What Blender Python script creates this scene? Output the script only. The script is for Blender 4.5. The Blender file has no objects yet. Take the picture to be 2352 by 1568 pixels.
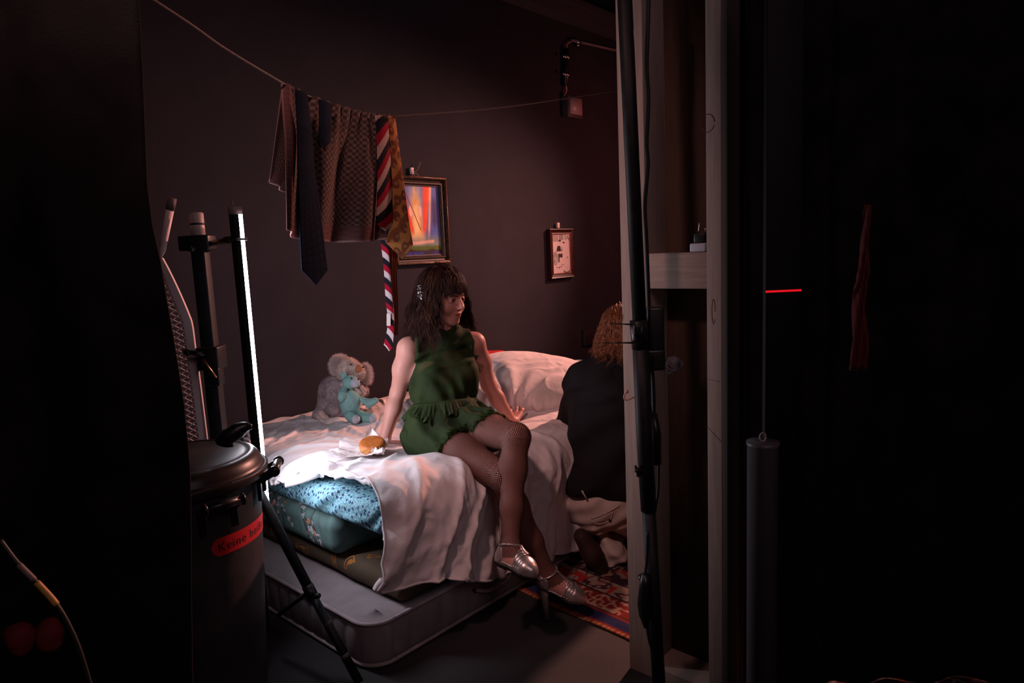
import bpy, bmesh, math, random
import numpy as np
from mathutils import Vector, Matrix
random.seed(7)
RNG = np.random.default_rng(11)
sc = bpy.context.scene
COL = sc.collection

# ------------------------------------------------------------------ camera
F_PX, CAM_H = 1568.0, 1.4
PITCH, ROLL = math.radians(7.6), math.radians(2.5)
_fw = np.array([0, math.cos(PITCH), -math.sin(PITCH)])
_rt0 = np.array([1.0, 0, 0]); _up0 = np.cross(_rt0, _fw)
_R = _rt0 * math.cos(ROLL) - _up0 * math.sin(ROLL)
_U = _up0 * math.cos(ROLL) + _rt0 * math.sin(ROLL)
cam_d = bpy.data.cameras.new('camera'); cam = bpy.data.objects.new('camera', cam_d); COL.objects.link(cam)
cam_d.sensor_width = 36.0; cam_d.lens = 36.0 * F_PX / 2352.0; cam_d.clip_start = 0.02
m = Matrix.Identity(4)
for i in range(3):
    m[i][0] = _R[i]; m[i][1] = _U[i]; m[i][2] = -_fw[i]
m[0][3], m[1][3], m[2][3] = 0, 0, CAM_H
cam.matrix_world = m
sc.camera = cam

# ------------------------------------------------------------------ view, world, lamps
sc.view_settings.view_transform = 'Standard'; sc.view_settings.look = 'None'
sc.view_settings.gamma = 1.0; sc.view_settings.use_curve_mapping = False
sc.view_settings.exposure = 0.0
w = bpy.data.worlds.new('world'); sc.world = w; w.use_nodes = True
w.node_tree.nodes['Background'].inputs[0].default_value = (0.9, 0.55, 0.6, 1)
w.node_tree.nodes['Background'].inputs[1].default_value = 0.0012

# bed frame: a runs along the bed (away to the right), b towards the back wall
_A = math.radians(48.0)
UV_U = np.array([math.cos(_A), math.sin(_A), 0.0]); UV_N = np.array([-UV_U[1], UV_U[0], 0.0])
P0 = np.array([-.515, 2.14, 0.0])
def B(a, b, z): return P0 + a * UV_U + b * UV_N + np.array([0, 0, z])
def toab(p):
    p = np.asarray(p, float) - P0
    return np.stack([p @ UV_U, p @ UV_N, p[..., 2]], -1)
CAMP = np.array([0, 0, CAM_H])
def ray(px, py): return (px - 1176) / F_PX * _R - (py - 784) / F_PX * _U + _fw
def onb(px, py, b):
    d = ray(px, py); return CAMP + d * ((b - (CAMP - P0) @ UV_N) / (d @ UV_N))
def ona(px, py, a):
    d = ray(px, py); return CAMP + d * ((a - (CAMP - P0) @ UV_U) / (d @ UV_U))
def ony(px, py, y):
    d = ray(px, py); return CAMP + d * (y / d[1])
def onz(px, py, z):
    d = ray(px, py); return CAMP + d * ((z - CAM_H) / d[2])

def lamp(name, kind, loc, target, energy, color, **kw):
    L = bpy.data.lights.new(name, kind); L.energy = energy; L.color = color
    for k, v in kw.items(): setattr(L, k, v)
    o = bpy.data.objects.new(name, L); COL.objects.link(o)
    o.location = loc
    o.rotation_euler = (Vector(target) - Vector(loc)).to_track_quat('-Z', 'Y').to_euler()
    return o
# stage lamps outside the frame; the area lamp is an added fill
lamp('stage_spot', 'SPOT', tuple(B(4.9, .0, 2.8)), tuple(B(1.0, .5, .85)), 1050, (1.0, .42, .33), spot_size=math.radians(60), spot_blend=.8, shadow_soft_size=.12)
lamp('front_spot', 'SPOT', (-.78, .62, 3.0), (-.25, 2.95, .95), 138, (1.0, .52, .48), spot_size=math.radians(60), spot_blend=1.0, shadow_soft_size=.09)
lamp('red_glow', 'SPOT', tuple(B(3.7, -.3, 1.9)), tuple(B(3.3, 1.42, 1.6)), 48, (1.0, .24, .20), spot_size=math.radians(120), spot_blend=1.0, shadow_soft_size=.15)
lamp('fill_light', 'AREA', (.9, -1.2, 3.2), (-.6, 2.8, .8), 12, (1.0, .66, .72), shape='SQUARE', size=1.2)  # added soft fill that lifts the ambient level, no known source

# ------------------------------------------------------------------ helpers
def mat(name, color, rough=.7, metal=0., build=None, spec=.5, **kw):
    M = bpy.data.materials.new(name); M.use_nodes = True
    nt = M.node_tree; b = nt.nodes['Principled BSDF']
    b.inputs['Base Color'].default_value = (*color, 1)
    b.inputs['Roughness'].default_value = rough; b.inputs['Metallic'].default_value = metal
    b.inputs['Specular IOR Level'].default_value = spec
    for k, v in kw.items(): b.inputs[k.replace('_', ' ')].default_value = v
    if build: build(nt, b)
    return M
def N(nt, t, **kw):
    n = nt.nodes.new(t)
    for k, v in kw.items():
        if k.startswith('i_'): n.inputs[k[2:].replace('_', ' ')].default_value = v
        else: setattr(n, k, v)
    return n
def ramp(nt, fac, stops, interp='LINEAR'):
    r = nt.nodes.new('ShaderNodeValToRGB'); r.color_ramp.interpolation = interp
    els = r.color_ramp.elements
    while len(els) < len(stops): els.new(.5)
    for e, (p, c) in zip(els, stops): e.position = p; e.color = (*c, 1)
    nt.links.new(fac, r.inputs[0]); return r.outputs[0]
def math_(nt, op, a, b=None, c=None):
    n = nt.nodes.new('ShaderNodeMath'); n.operation = op
    for i, v in enumerate((a, b, c)):
        if v is None: continue
        if isinstance(v, (int, float)): n.inputs[i].default_value = v
        else: nt.links.new(v, n.inputs[i])
    return n.outputs[0]
def noise_mix(scale, c0, c1, bump=0., coord='Object', detail=4, stretch=None, lo=.35, hi=.65, dist=.002, bscale=None):
    """two-tone procedural noise with optional bump"""
    def f(nt, b):
        tc = N(nt, 'ShaderNodeTexCoord'); out = tc.outputs[coord]
        if stretch:
            mp = N(nt, 'ShaderNodeMapping'); mp.inputs['Scale'].default_value = stretch
            nt.links.new(out, mp.inputs[0]); out = mp.outputs[0]
        n = N(nt, 'ShaderNodeTexNoise'); n.inputs['Scale'].default_value = scale; n.inputs['Detail'].default_value = detail
        nt.links.new(out, n.inputs[0])
        nt.links.new(ramp(nt, n.outputs[0], [(lo, c0), (hi, c1)]), b.inputs['Base Color'])
        if bump:
            h = n.outputs[0]
            if bscale:
                n2 = N(nt, 'ShaderNodeTexNoise'); n2.inputs['Scale'].default_value = bscale; n2.inputs['Detail'].default_value = 3
                nt.links.new(out, n2.inputs[0]); h = n2.outputs[0]
            bp = N(nt, 'ShaderNodeBump'); bp.inputs['Strength'].default_value = bump; bp.inputs['Distance'].default_value = dist
            nt.links.new(h, bp.inputs['Height']); nt.links.new(bp.outputs[0], b.inputs['Normal'])
    return f
def fabric(name, c, rough=.9, bump=.35, sc_=240., var=.82, **kw):
    c1 = tuple(x * var for x in c)
    return mat(name, c, rough, build=noise_mix(14., c1, c, bump=bump, dist=.0015, bscale=sc_), spec=.2, **kw)

def mesh_obj(name, verts, faces, material=None, parent=None, smooth=True, loc=None):
    """verts are WORLD coordinates; objects with a parent Empty are stored in the parent's frame"""
    me = bpy.data.meshes.new(name)
    v = np.asarray(verts, float)
    o = bpy.data.objects.new(name, me); COL.objects.link(o)
    org = np.zeros(3)
    if parent is not None:
        o.parent = parent
        org = WORG.get(parent.name, np.zeros(3))
        WORG[o.name] = org
    else:
        org = np.array(loc) if loc is not None else np.array([v[:, 0].mean(), v[:, 1].mean(), v[:, 2].min()])
        o.location = org; WORG[o.name] = org
    me.from_pydata((v - org).tolist(), [], [tuple(int(i) for i in f) for f in faces] if not isinstance(faces, np.ndarray) else faces.tolist())
    if smooth: me.polygons.foreach_set('use_smooth', [True] * len(me.polygons))
    if material:
        for m_ in (material if isinstance(material, list) else [material]): me.materials.append(m_)
    me.update()
    return o
WORG = {}
def tag(o, label, cat, group=None, kind=None):
    o['label'] = label; o['category'] = cat
    if group: o['group'] = group
    if kind: o['kind'] = kind
    return o
def struct(o, label=None):
    o['kind'] = 'structure'
    if label: o['label'] = label
    return o
def thing(name, label, cat, loc, group=None):
    o = bpy.data.objects.new(name, None); COL.objects.link(o); o.empty_display_size = .05
    o.location = tuple(loc); WORG[o.name] = np.array(loc, float)
    return tag(o, label, cat, group)

class MB:
    """mesh builder in world coordinates"""
    def __init__(s): s.v = []; s.f = []; s.mi = []
    def add(s, v, f, mi=0):
        k = len(s.v); s.v.extend([tuple(x) for x in v]); s.f.extend([tuple(i + k for i in g) for g in f]); s.mi.extend([mi] * len(f)); return s
    def box(s, c, size, ax=None, mi=0, bev=0.0):
        """c centre, size full extents along the axes ax (3 unit vectors)"""
        ax = np.eye(3) if ax is None else np.asarray(ax, float); c = np.asarray(c, float); h = np.asarray(size, float) / 2
        if bev <= 0:
            v = [c + ax[0] * h[0] * i + ax[1] * h[1] * j + ax[2] * h[2] * k for k in (-1, 1) for j in (-1, 1) for i in (-1, 1)]
            f = [(0, 2, 3, 1), (4, 5, 7, 6), (0, 1, 5, 4), (2, 6, 7, 3), (0, 4, 6, 2), (1, 3, 7, 5)]
            return s.add(v, f, mi)
        bm = bmesh.new(); bmesh.ops.create_cube(bm, size=1.0)
        for q in bm.verts: q.co = Vector((q.co.x * 2 * h[0], q.co.y * 2 * h[1], q.co.z * 2 * h[2]))
        bmesh.ops.bevel(bm, geom=list(bm.edges), offset=min(bev, min(h) * .95), segments=3, profile=.5, affect='EDGES')
        bm.verts.index_update()
        v = [c + ax[0] * q.co.x + ax[1] * q.co.y + ax[2] * q.co.z for q in bm.verts]
        f = [tuple(q.index for q in g.verts) for g in bm.faces]; bm.free()
        return s.add(v, f, mi)
    def tube(s, pts, r, seg=10, caps=True, mi=0, squash=None):
        pts = [np.asarray(p, float) for p in pts]; n = len(pts)
        rr = r if hasattr(r, '__len__') else [r] * n
        v = []; f = []; prev = None
        for i, p in enumerate(pts):
            t = pts[min(i + 1, n - 1)] - pts[max(i - 1, 0)]; t = t / (np.linalg.norm(t) + 1e-12)
            if prev is None:
                ref = np.array([0, 0, 1.]) if abs(t[2]) < .9 else np.array([1., 0, 0])
                x = np.cross(t, ref)
            else: x = prev - t * (prev @ t)
            x /= np.linalg.norm(x) + 1e-12; prev = x; y = np.cross(t, x)
            for k in range(seg):
                a = 2 * math.pi * k / seg
                yy = math.sin(a) * (squash if squash else 1)
                v.append(p + rr[i] * (math.cos(a) * x + yy * y))
        for i in range(n - 1):
            for k in range(seg):
                k2 = (k + 1) % seg
                f.append((i * seg + k, i * seg + k2, (i + 1) * seg + k2, (i + 1) * seg + k))
        if caps:
            f.append(tuple(range(seg - 1, -1, -1))); f.append(tuple((n - 1) * seg + k for k in range(seg)))
        return s.add(v, f, mi)
    def lathe(s, c, prof, seg=48, ax=None, mi=0):
        ax = np.eye(3) if ax is None else np.asarray(ax, float); c = np.asarray(c, float)
        v = []; f = []
        for (r, z) in prof:
            for k in range(seg):
                a = 2 * math.pi * k / seg
                v.append(c + ax[0] * r * math.cos(a) + ax[1] * r * math.sin(a) + ax[2] * z)
        for i in range(len(prof) - 1):
            for k in range(seg):
                k2 = (k + 1) % seg; f.append((i * seg + k, i * seg + k2, (i + 1) * seg + k2, (i + 1) * seg + k))
        return s.add(v, f, mi)
    def grid(s, G, mi=0, closed_u=False):
        """G: (n,m,3) array of points"""
        G = np.asarray(G, float); n, m_ = G.shape[:2]; f = []
        for i in range(n if closed_u else n - 1):
            i2 = (i + 1) % n
            for j in range(m_ - 1): f.append((i * m_ + j, i2 * m_ + j, i2 * m_ + j + 1, i * m_ + j + 1))
        return s.add(G.reshape(-1, 3), f, mi)
    def build(s, name, material, parent=None, smooth=True, sharp=None, loc=None):
        o = mesh_obj(name, s.v, s.f, material, parent, smooth, loc)
        if any(s.mi): o.data.polygons.foreach_set('material_index', s.mi)
        if sharp is not None:
            try: o.data.set_sharp_from_angle(angle=math.radians(sharp))
            except Exception: pass
        return o
def add_mod(o, t, **kw):
    m_ = o.modifiers.new(t.lower(), t)
    for k, v in kw.items(): setattr(m_, k, v)
    return m_
AXB = np.array([UV_U, UV_N, [0, 0, 1.]])     # bed axes
AXP = np.array([-UV_N, UV_U, [0, 0, 1.]])    # partition axes: v (towards camera right), w (depth)
def spline(P, n):
    """Catmull-Rom through points P"""
    P = np.asarray(P, float); k = len(P); t = np.linspace(0, k - 1 - 1e-9, n); i = t.astype(int); u_ = (t - i)[:, None]
    Q = np.vstack([2 * P[0] - P[1], P, 2 * P[-1] - P[-2]])
    a, b, c, d = Q[i], Q[i + 1], Q[i + 2], Q[i + 3]
    return .5 * ((2 * b) + (c - a) * u_ + (2 * a - 5 * b + 4 * c - d) * u_ ** 2 + (3 * b - a - 3 * c + d) * u_ ** 3)
def unit(v): v = np.asarray(v, float); return v / (np.linalg.norm(v) + 1e-12)
def set_color(o, cols, name='Col'):
    at = o.data.color_attributes.new(name, 'FLOAT_COLOR', 'POINT')
    c = np.ones((len(o.data.vertices), 4), np.float32); c[:, :3] = cols
    at.data.foreach_set('color', c.ravel())
def set_uv(o, uv, name='UVMap', wrap=None):
    L = o.data.uv_layers.new(name=name); n = len(o.data.loops)
    vi = np.zeros(n, np.int64); o.data.loops.foreach_get('vertex_index', vi)
    u_ = uv[vi].astype(np.float64)
    if wrap:                                   # unwrap the seam per face
        ls = np.zeros(len(o.data.polygons), np.int64); lt = ls.copy()
        o.data.polygons.foreach_get('loop_start', ls); o.data.polygons.foreach_get('loop_total', lt)
        fi = np.repeat(np.arange(len(ls)), lt)
        ref = u_[ls[fi], 0]
        u_[:, 0] = ref + (u_[:, 0] - ref + wrap / 2) % wrap - wrap / 2
    L.data.foreach_set('uv', u_.astype(np.float32).ravel())
def vnoise(P, scale, seed=0):
    """smooth value noise in numpy, roughly -1..1"""
    P = np.asarray(P, np.float32) * scale + seed * 17.13
    i = np.floor(P).astype(np.int64); f = P - i; f = f * f * (3 - 2 * f)
    def h(x, y, z):
        n = (x * 73856093) ^ (y * 19349663) ^ (z * 83492791)
        n = (n ^ (n >> 13)) * 1274126177 & 0x7fffffff
        return (n & 0xffff) / 32767.5 - 1
    r = 0
    for dx in (0, 1):
        wx = f[..., 0] if dx else 1 - f[..., 0]
        for dy in (0, 1):
            wy = f[..., 1] if dy else 1 - f[..., 1]
            for dz in (0, 1):
                wz = f[..., 2] if dz else 1 - f[..., 2]
                r = r + wx * wy * wz * h(i[..., 0] + dx, i[..., 1] + dy, i[..., 2] + dz)
    return r

# ------------------------------------------------------------------ signed distance modelling
def s_ell(P, c, r, R=None):
    q = P - np.asarray(c, np.float32)
    if R is not None: q = q @ np.asarray(R, np.float32).T
    r = np.asarray(r, np.float32)
    k0 = np.sqrt(((q / r) ** 2).sum(-1)); k1 = np.sqrt(((q / (r * r)) ** 2).sum(-1)) + 1e-9
    return k0 * (k0 - 1) / k1
def s_cap(P, a, b, ra, rb=None):
    rb = ra if rb is None else rb
    a = np.asarray(a, np.float32); b = np.asarray(b, np.float32); d = b - a
    t = np.clip(((P - a) @ d) / (d @ d + 1e-12), 0, 1)
    return np.sqrt((((P - a) - t[..., None] * d) ** 2).sum(-1)) - (ra + (rb - ra) * t)
def s_chain(P, pts, rs, k=.02):
    d = None
    for i in range(len(pts) - 1):
        e = s_cap(P, pts[i], pts[i + 1], rs[i], rs[i + 1]); d = e if d is None else smin(d, e, k)
    return d
def s_box(P, c, h, R=None, r=0.01):
    q = P - np.asarray(c, np.float32)
    if R is not None: q = q @ np.asarray(R, np.float32).T
    q = np.abs(q) - (np.asarray(h, np.float32) - r)
    return np.sqrt((np.maximum(q, 0) ** 2).sum(-1)) + np.minimum(q.max(-1), 0) - r
def smin(a, b, k):
    h = np.maximum(k - np.abs(a - b), 0) / k
    return np.minimum(a, b) - h * h * k * .25
def smax(a, b, k): return -smin(-a, -b, k)
def surf(f, lo, hi, h):
    """surface nets over a sparsely evaluated distance field; returns verts (N,3), quads (M,4)"""
    lo = np.asarray(lo, np.float32); hi = np.asarray(hi, np.float32); K = 8
    nb = np.ceil((hi - lo) / (h * K)).astype(int) + 1; n = nb * K
    bi = np.stack(np.meshgrid(*[np.arange(x) for x in nb], indexing='ij'), -1).reshape(-1, 3)
    c = lo + (bi * K + (K - 1) / 2) * h
    d = f(c.astype(np.float32)); near = np.abs(d) < h * K * 1.15
    D = np.repeat(np.repeat(np.repeat(d.reshape(nb), K, 0), K, 1), K, 2).astype(np.float32)
    loc = np.stack(np.meshgrid(*[np.arange(K)] * 3, indexing='ij'), -1).reshape(-1, 3)
    nbk = bi[near]
    for s in range(0, len(nbk), 1500):
        idx = nbk[s:s + 1500, None, :] * K + loc[None]
        v = f((lo + idx * h).astype(np.float32).reshape(-1, 3)).reshape(idx.shape[:2])
        D[idx[..., 0], idx[..., 1], idx[..., 2]] = v
    S = D < 0; n = np.array(D.shape); st = np.array([n[1] * n[2], n[2], 1])
    acc_id = []; acc_p = []; quads = []
    for ax in range(3):
        sl0 = [slice(1, -1)] * 3; sl0[ax] = slice(0, -1)
        sl1 = [slice(1, -1)] * 3; sl1[ax] = slice(1, None)
        A, Bm = S[tuple(sl0)], S[tuple(sl1)]
        e = np.argwhere(A != Bm)
        off = np.array([1, 1, 1]); off[ax] = 0; e = e + off
        if len(e) == 0: continue
        e1 = e.copy(); e1[:, ax] += 1
        da = D[e[:, 0], e[:, 1], e[:, 2]]; db = D[e1[:, 0], e1[:, 1], e1[:, 2]]
        t = da / (da - db); p = e.astype(np.float32); p[:, ax] += t
        o1, o2 = [(1, 2), (2, 0), (0, 1)][ax]
        cells = []
        for (i, j) in ((-1, -1), (0, -1), (0, 0), (-1, 0)):
            cc = e.copy(); cc[:, o1] += i; cc[:, o2] += j
            cid = cc @ st; cells.append(cid); acc_id.append(cid); acc_p.append(p)
        q = np.stack(cells, 1); flip = da > 0
        q[flip] = q[flip][:, ::-1]; quads.append(q)
    ids = np.concatenate(acc_id); pp = np.concatenate(acc_p); q = np.concatenate(quads)
    un, inv = np.unique(ids, return_inverse=True); cnt = np.bincount(inv)
    V = np.stack([np.bincount(inv, pp[:, k]) / cnt for k in range(3)], 1)
    return lo + V * h, np.searchsorted(un, q)
def sdf_obj(name, f, lo, hi, h, material, parent=None, smooth_it=0, loc=None, keep=None):
    V, Q = surf(f, lo, hi, h)
    for _ in range(smooth_it):
        s = np.zeros_like(V); c = np.zeros(len(V))
        for a, b in ((0, 1), (1, 2), (2, 3), (3, 0)):
            np.add.at(s, Q[:, a], V[Q[:, b]]); np.add.at(c, Q[:, a], 1)
            np.add.at(s, Q[:, b], V[Q[:, a]]); np.add.at(c, Q[:, b], 1)
        V = V * .5 + .5 * s / c[:, None]
    if keep is not None:
        kq = keep(V[Q].mean(1)); Q = Q[kq]; un, inv = np.unique(Q, return_inverse=True); V = V[un]; Q = inv.reshape(Q.shape)
    return mesh_obj(name, V, Q, material, parent, loc=loc)

# ================================================================== SETTING
M_wall = mat('dark_painted_wall', (.023, .0215, .029), .92, build=noise_mix(5., (.021, .020, .027), (.025, .023, .032), bump=.25, dist=.002, bscale=180.), spec=.25)
M_floor = mat('dark_stage_floor', (.018, .016, .018), .8, build=noise_mix(3., (.012, .011, .012), (.024, .021, .023), bump=.3, dist=.003, bscale=60.))
M_black = mat('black_molton', (.012, .010, .011), .95, build=noise_mix(8., (.008, .007, .008), (.016, .013, .014), bump=.4, bscale=200.), spec=.1)
M_blackmetal = mat('black_metal', (.010, .010, .012), .55, build=noise_mix(30., (.007, .007, .009), (.013, .013, .015)), spec=.3)
M_blackplastic = mat('black_plastic', (.012, .012, .013), .35)
M_rubber = mat('black_rubber', (.01, .01, .01), .6)
def slab(a0, a1, b0, b1, z0, z1, mb=None, bev=0.):
    mb = mb or MB(); c = B((a0 + a1) / 2, (b0 + b1) / 2, (z0 + z1) / 2)
    return mb.box(c, (a1 - a0, b1 - b0, z1 - z0), AXB, bev=bev)
struct(slab(-4.2, 6.2, 1.42, 1.60, 0, 3.6).build('wall_back', M_wall, smooth=False))
struct(slab(-4.2, 6.2, -6.2, 1.60, -.1, 0).build('floor', M_floor, smooth=False))
struct(slab(-4.2, 6.2, -6.2, 1.60, 3.6, 3.7).build('ceiling', M_wall, smooth=False))
struct(slab(6.2, 6.35, -6.2, 1.60, 0, 3.6).build('wall_right', M_wall, smooth=False))
struct(slab(-4.35, -4.2, -6.2, 1.60, 0, 3.6).build('wall_left', M_black, smooth=False))
struct(slab(-4.2, 6.2, -6.35, -6.2, 0, 3.6).build('wall_front', M_black, smooth=False))
mb = MB(); slab(1.5, 6.2, 1.30, 1.419, 3.07, 3.19, mb); slab(1.5, 6.2, 1.26, 1.30, 3.15, 3.19, mb)
struct(mb.build('trim_1', mat('grey_beam_paint', (.06, .05, .055), .7), smooth=False))

# ------------------------------------------------ stud partition on the right
def wood(name, c0, c1, ax_scale=(1, 1, .06)):
    def f(nt, b):
        tc = N(nt, 'ShaderNodeTexCoord'); mp = N(nt, 'ShaderNodeMapping'); mp.inputs['Scale'].default_value = ax_scale
        nt.links.new(tc.outputs['Object'], mp.inputs[0])
        n = N(nt, 'ShaderNodeTexNoise'); n.inputs['Scale'].default_value = 110; n.inputs['Detail'].default_value = 6; n.inputs['Distortion'].default_value = .6
        nt.links.new(mp.outputs[0], n.inputs[0])
        v = N(nt, 'ShaderNodeTexVoronoi'); v.inputs['Scale'].default_value = 5.5
        mp2 = N(nt, 'ShaderNodeMapping'); mp2.inputs['Scale'].default_value = tuple(1.6 if s == 1 else .75 for s in ax_scale); nt.links.new(tc.outputs['Object'], mp2.inputs[0]); nt.links.new(mp2.outputs[0], v.inputs[0])
        base = ramp(nt, n.outputs[0], [(.3, c0), (.7, c1)])
        kn = ramp(nt, v.outputs['Distance'], [(.035, (.35, .25, .2)), (.075, (1, 1, 1))])
        mx = N(nt, 'ShaderNodeMix', data_type='RGBA', blend_type='MULTIPLY'); mx.inputs[0].default_value = .8
        nt.links.new(base, mx.inputs[6]); nt.links.new(kn, mx.inputs[7]); nt.links.new(mx.outputs[2], b.inputs['Base Color'])
        bp = N(nt, 'ShaderNodeBump'); bp.inputs['Strength'].default_value = .2; bp.inputs['Distance'].default_value = .002
        nt.links.new(n.outputs[0], bp.inputs['Height']); nt.links.new(bp.outputs[0], b.inputs['Normal'])
    return mat(name, c1, .75, build=f, spec=.3)
M_pine = wood('pine_vertical', (.27, .205, .175), (.35, .27, .23))
M_pine_h = wood('pine_horizontal', (.25, .185, .155), (.33, .25, .21), (.08, .08, 1))
M_ply = wood('brown_panel', (.07, .042, .03), (.095, .056, .04))
Q0 = np.array([.346, 2.116, 0.])
def QP(v, w_, z): return Q0 + v * AXP[0] + w_ * AXP[1] + np.array([0, 0, z])
def qbox(v0, v1, w0, w1, z0, z1, bev=.002): return MB().box(QP((v0 + v1) / 2, (w0 + w1) / 2, (z0 + z1) / 2), (v1 - v0, w1 - w0, z1 - z0), AXP, bev=bev)
part = thing('stud_partition', 'unfinished pine stud partition with one crossbar and brown panel behind, right of the bed', 'partition wall', QP(.16, .06, 0))
VS = .282
qbox(0, .088, 0, .125, 0, 3.2).build('stud', M_pine, part)['label'] = 'pale pine stud at the bed side edge'
qbox(VS, VS + .045, 0, .125, 0, 3.2).build('stud', M_pine, part)
qbox(.0885, VS - .0005, .004, .124, 1.268, 1.372).build('crossbar', M_pine_h, part)
qbox(.0885, VS - .0005, .0, .125, 0, .045).build('bottom_plate', M_pine_h, part)
qbox(0, VS + .045, .1255, .14, 0, 3.2, 0).build('backing_panel', M_ply, part)
qbox(VS + .0455, VS + .062, .0, .135, 0, 3.2).build('edge_board', mat('dark_edge_board', (.06, .045, .04), .8), part)
# pencil ring and pencil line on the stud
pc = mat('pencil_mark', (.10, .03, .03), .8)
ring = [QP(VS + .005 + .02 * math.cos(t) - .0, -.0004, 1.72 + .024 * math.sin(t)) for t in np.linspace(0, 6.0, 24)]
mb = MB().tube([p for p in ring], .0009, 5)
mb.tube([QP(VS + .020 + .005 * math.cos(t), -.0004, 1.205 + .035 * math.sin(t)) for t in np.linspace(0, 5.6, 20)], .0006, 5)
mb.tube([QP(VS - .002, -.0004, .87), QP(VS + .043, -.0004, .83)], .0006, 5)
mb.tube([QP(VS - .001, -.0004, 1.01), QP(VS + .04, -.0004, 1.005)], .0005, 5)
mb.build('pencil_marks', pc, part)
# plug adaptor sitting on the crossbar end
ad = thing('plug_adaptor', 'small white mains adaptor with an upright plug on the crossbar', 'plug', QP(VS - .015, .02, 1.372))
qbox(VS - .055, VS - .006, .006, .05, 1.3725, 1.397, .004).build('adaptor_body', mat('white_plastic', (.42, .42, .48), .4), ad)
qbox(VS - .045, VS - .012, .01, .045, 1.3975, 1.425, .004).build('plug_body', M_blackplastic, ad)
MB().tube([QP(VS - .032, .02, 1.425), QP(VS - .032, .02, 1.455)], .0022, 8).tube([QP(VS - .018, .03, 1.425), QP(VS - .018, .03, 1.44)], .0022, 8).build('pin', mat('steel_pin', (.7, .65, .65), .3, 1.), ad)

# ------------------------------------------------ things on the back wall
WB = 1.42
def wallp(px, py, off=0.): return onb(px, py, WB - off)
# painting
def framed(name, label, cat, a0, a1, z0, z1, fw, prof, M_fr, M_in, img, res, tilt=.0, inner=.006):
    t = thing(name, label, cat, B((a0 + a1) / 2, WB, z0))
    mb = MB(); C_ = [(a0, z0), (a1, z0), (a1, z1), (a0, z1)]
    def ringv(ins, dep):
        return [B(a0 + ins, WB - dep, z0 + ins), B(a1 - ins, WB - dep, z0 + ins), B(a1 - ins, WB - dep, z1 - ins), B(a0 + ins, WB - dep, z1 - ins)]
    rings = [ringv(i_, d_) for i_, d_ in prof]
    v = [p for r_ in rings for p in r_]; f = []
    for i in range(len(prof) - 1):
        for k in range(4):
            f.append((i * 4 + k, i * 4 + (k + 1) % 4, (i + 1) * 4 + (k + 1) % 4, (i + 1) * 4 + k))
    mb.add(v, f); fr = mb.build('frame', M_fr, t, smooth=False)
    i0, d0 = prof[-1]
    mb = MB(); rr = [ringv(i0 - .0, d0), ringv(i0 + inner, d0 - .001), ringv(i0 + inner, d0 - .006)]
    v = [p for r_ in rr for p in r_]; f = [(i * 4 + k, i * 4 + (k + 1) % 4, (i + 1) * 4 + (k + 1) % 4, (i + 1) * 4 + k) for i in range(2) for k in range(4)]
    mb.add(v, f).build('frame_lip', M_in, t, smooth=False)
    na, nz = res; ii = i0 + inner; dd = d0 - .005
    A_ = np.linspace(a0 + ii, a1 - ii, na); Z_ = np.linspace(z0 + ii, z1 - ii, nz)
    G = np.array([[B(a, WB - dd, z) for z in Z_] for a in A_])
    im = MB().grid(G).build('picture', None, t, smooth=False)
    uu, vv = np.meshgrid(np.linspace(0, 1, na), np.linspace(0, 1, nz), indexing='ij')
    c = img(uu.ravel(), vv.ravel()); set_color(im, c)
    return t
def vcol_mat(name, rough=.6, bump=0., bs=200., spec=.3, **kw):
    def f(nt, b):
        a = N(nt, 'ShaderNodeVertexColor', layer_name='Col'); nt.links.new(a.outputs[0], b.inputs['Base Color'])
        if bump:
            tc = N(nt, 'ShaderNodeTexCoord'); n = N(nt, 'ShaderNodeTexNoise'); n.inputs['Scale'].default_value = bs; nt.links.new(tc.outputs['Object'], n.inputs[0])
            bp = N(nt, 'ShaderNodeBump'); bp.inputs['Strength'].default_value = bump; bp.inputs['Distance'].default_value = .002
            nt.links.new(n.outputs[0], bp.inputs['Height']); nt.links.new(bp.outputs[0], b.inputs['Normal'])
    return mat(name, (.5, .5, .5), rough, build=f, spec=spec, **kw)
M_print = vcol_mat('printed_picture', .45)
def L(c, base, m): return base * (1 - m[:, None]) + np.asarray(c)[None] * m[:, None]
def sstep(x, a, b): t = np.clip((x - a) / (b - a), 0, 1); return t * t * (3 - 2 * t)
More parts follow.
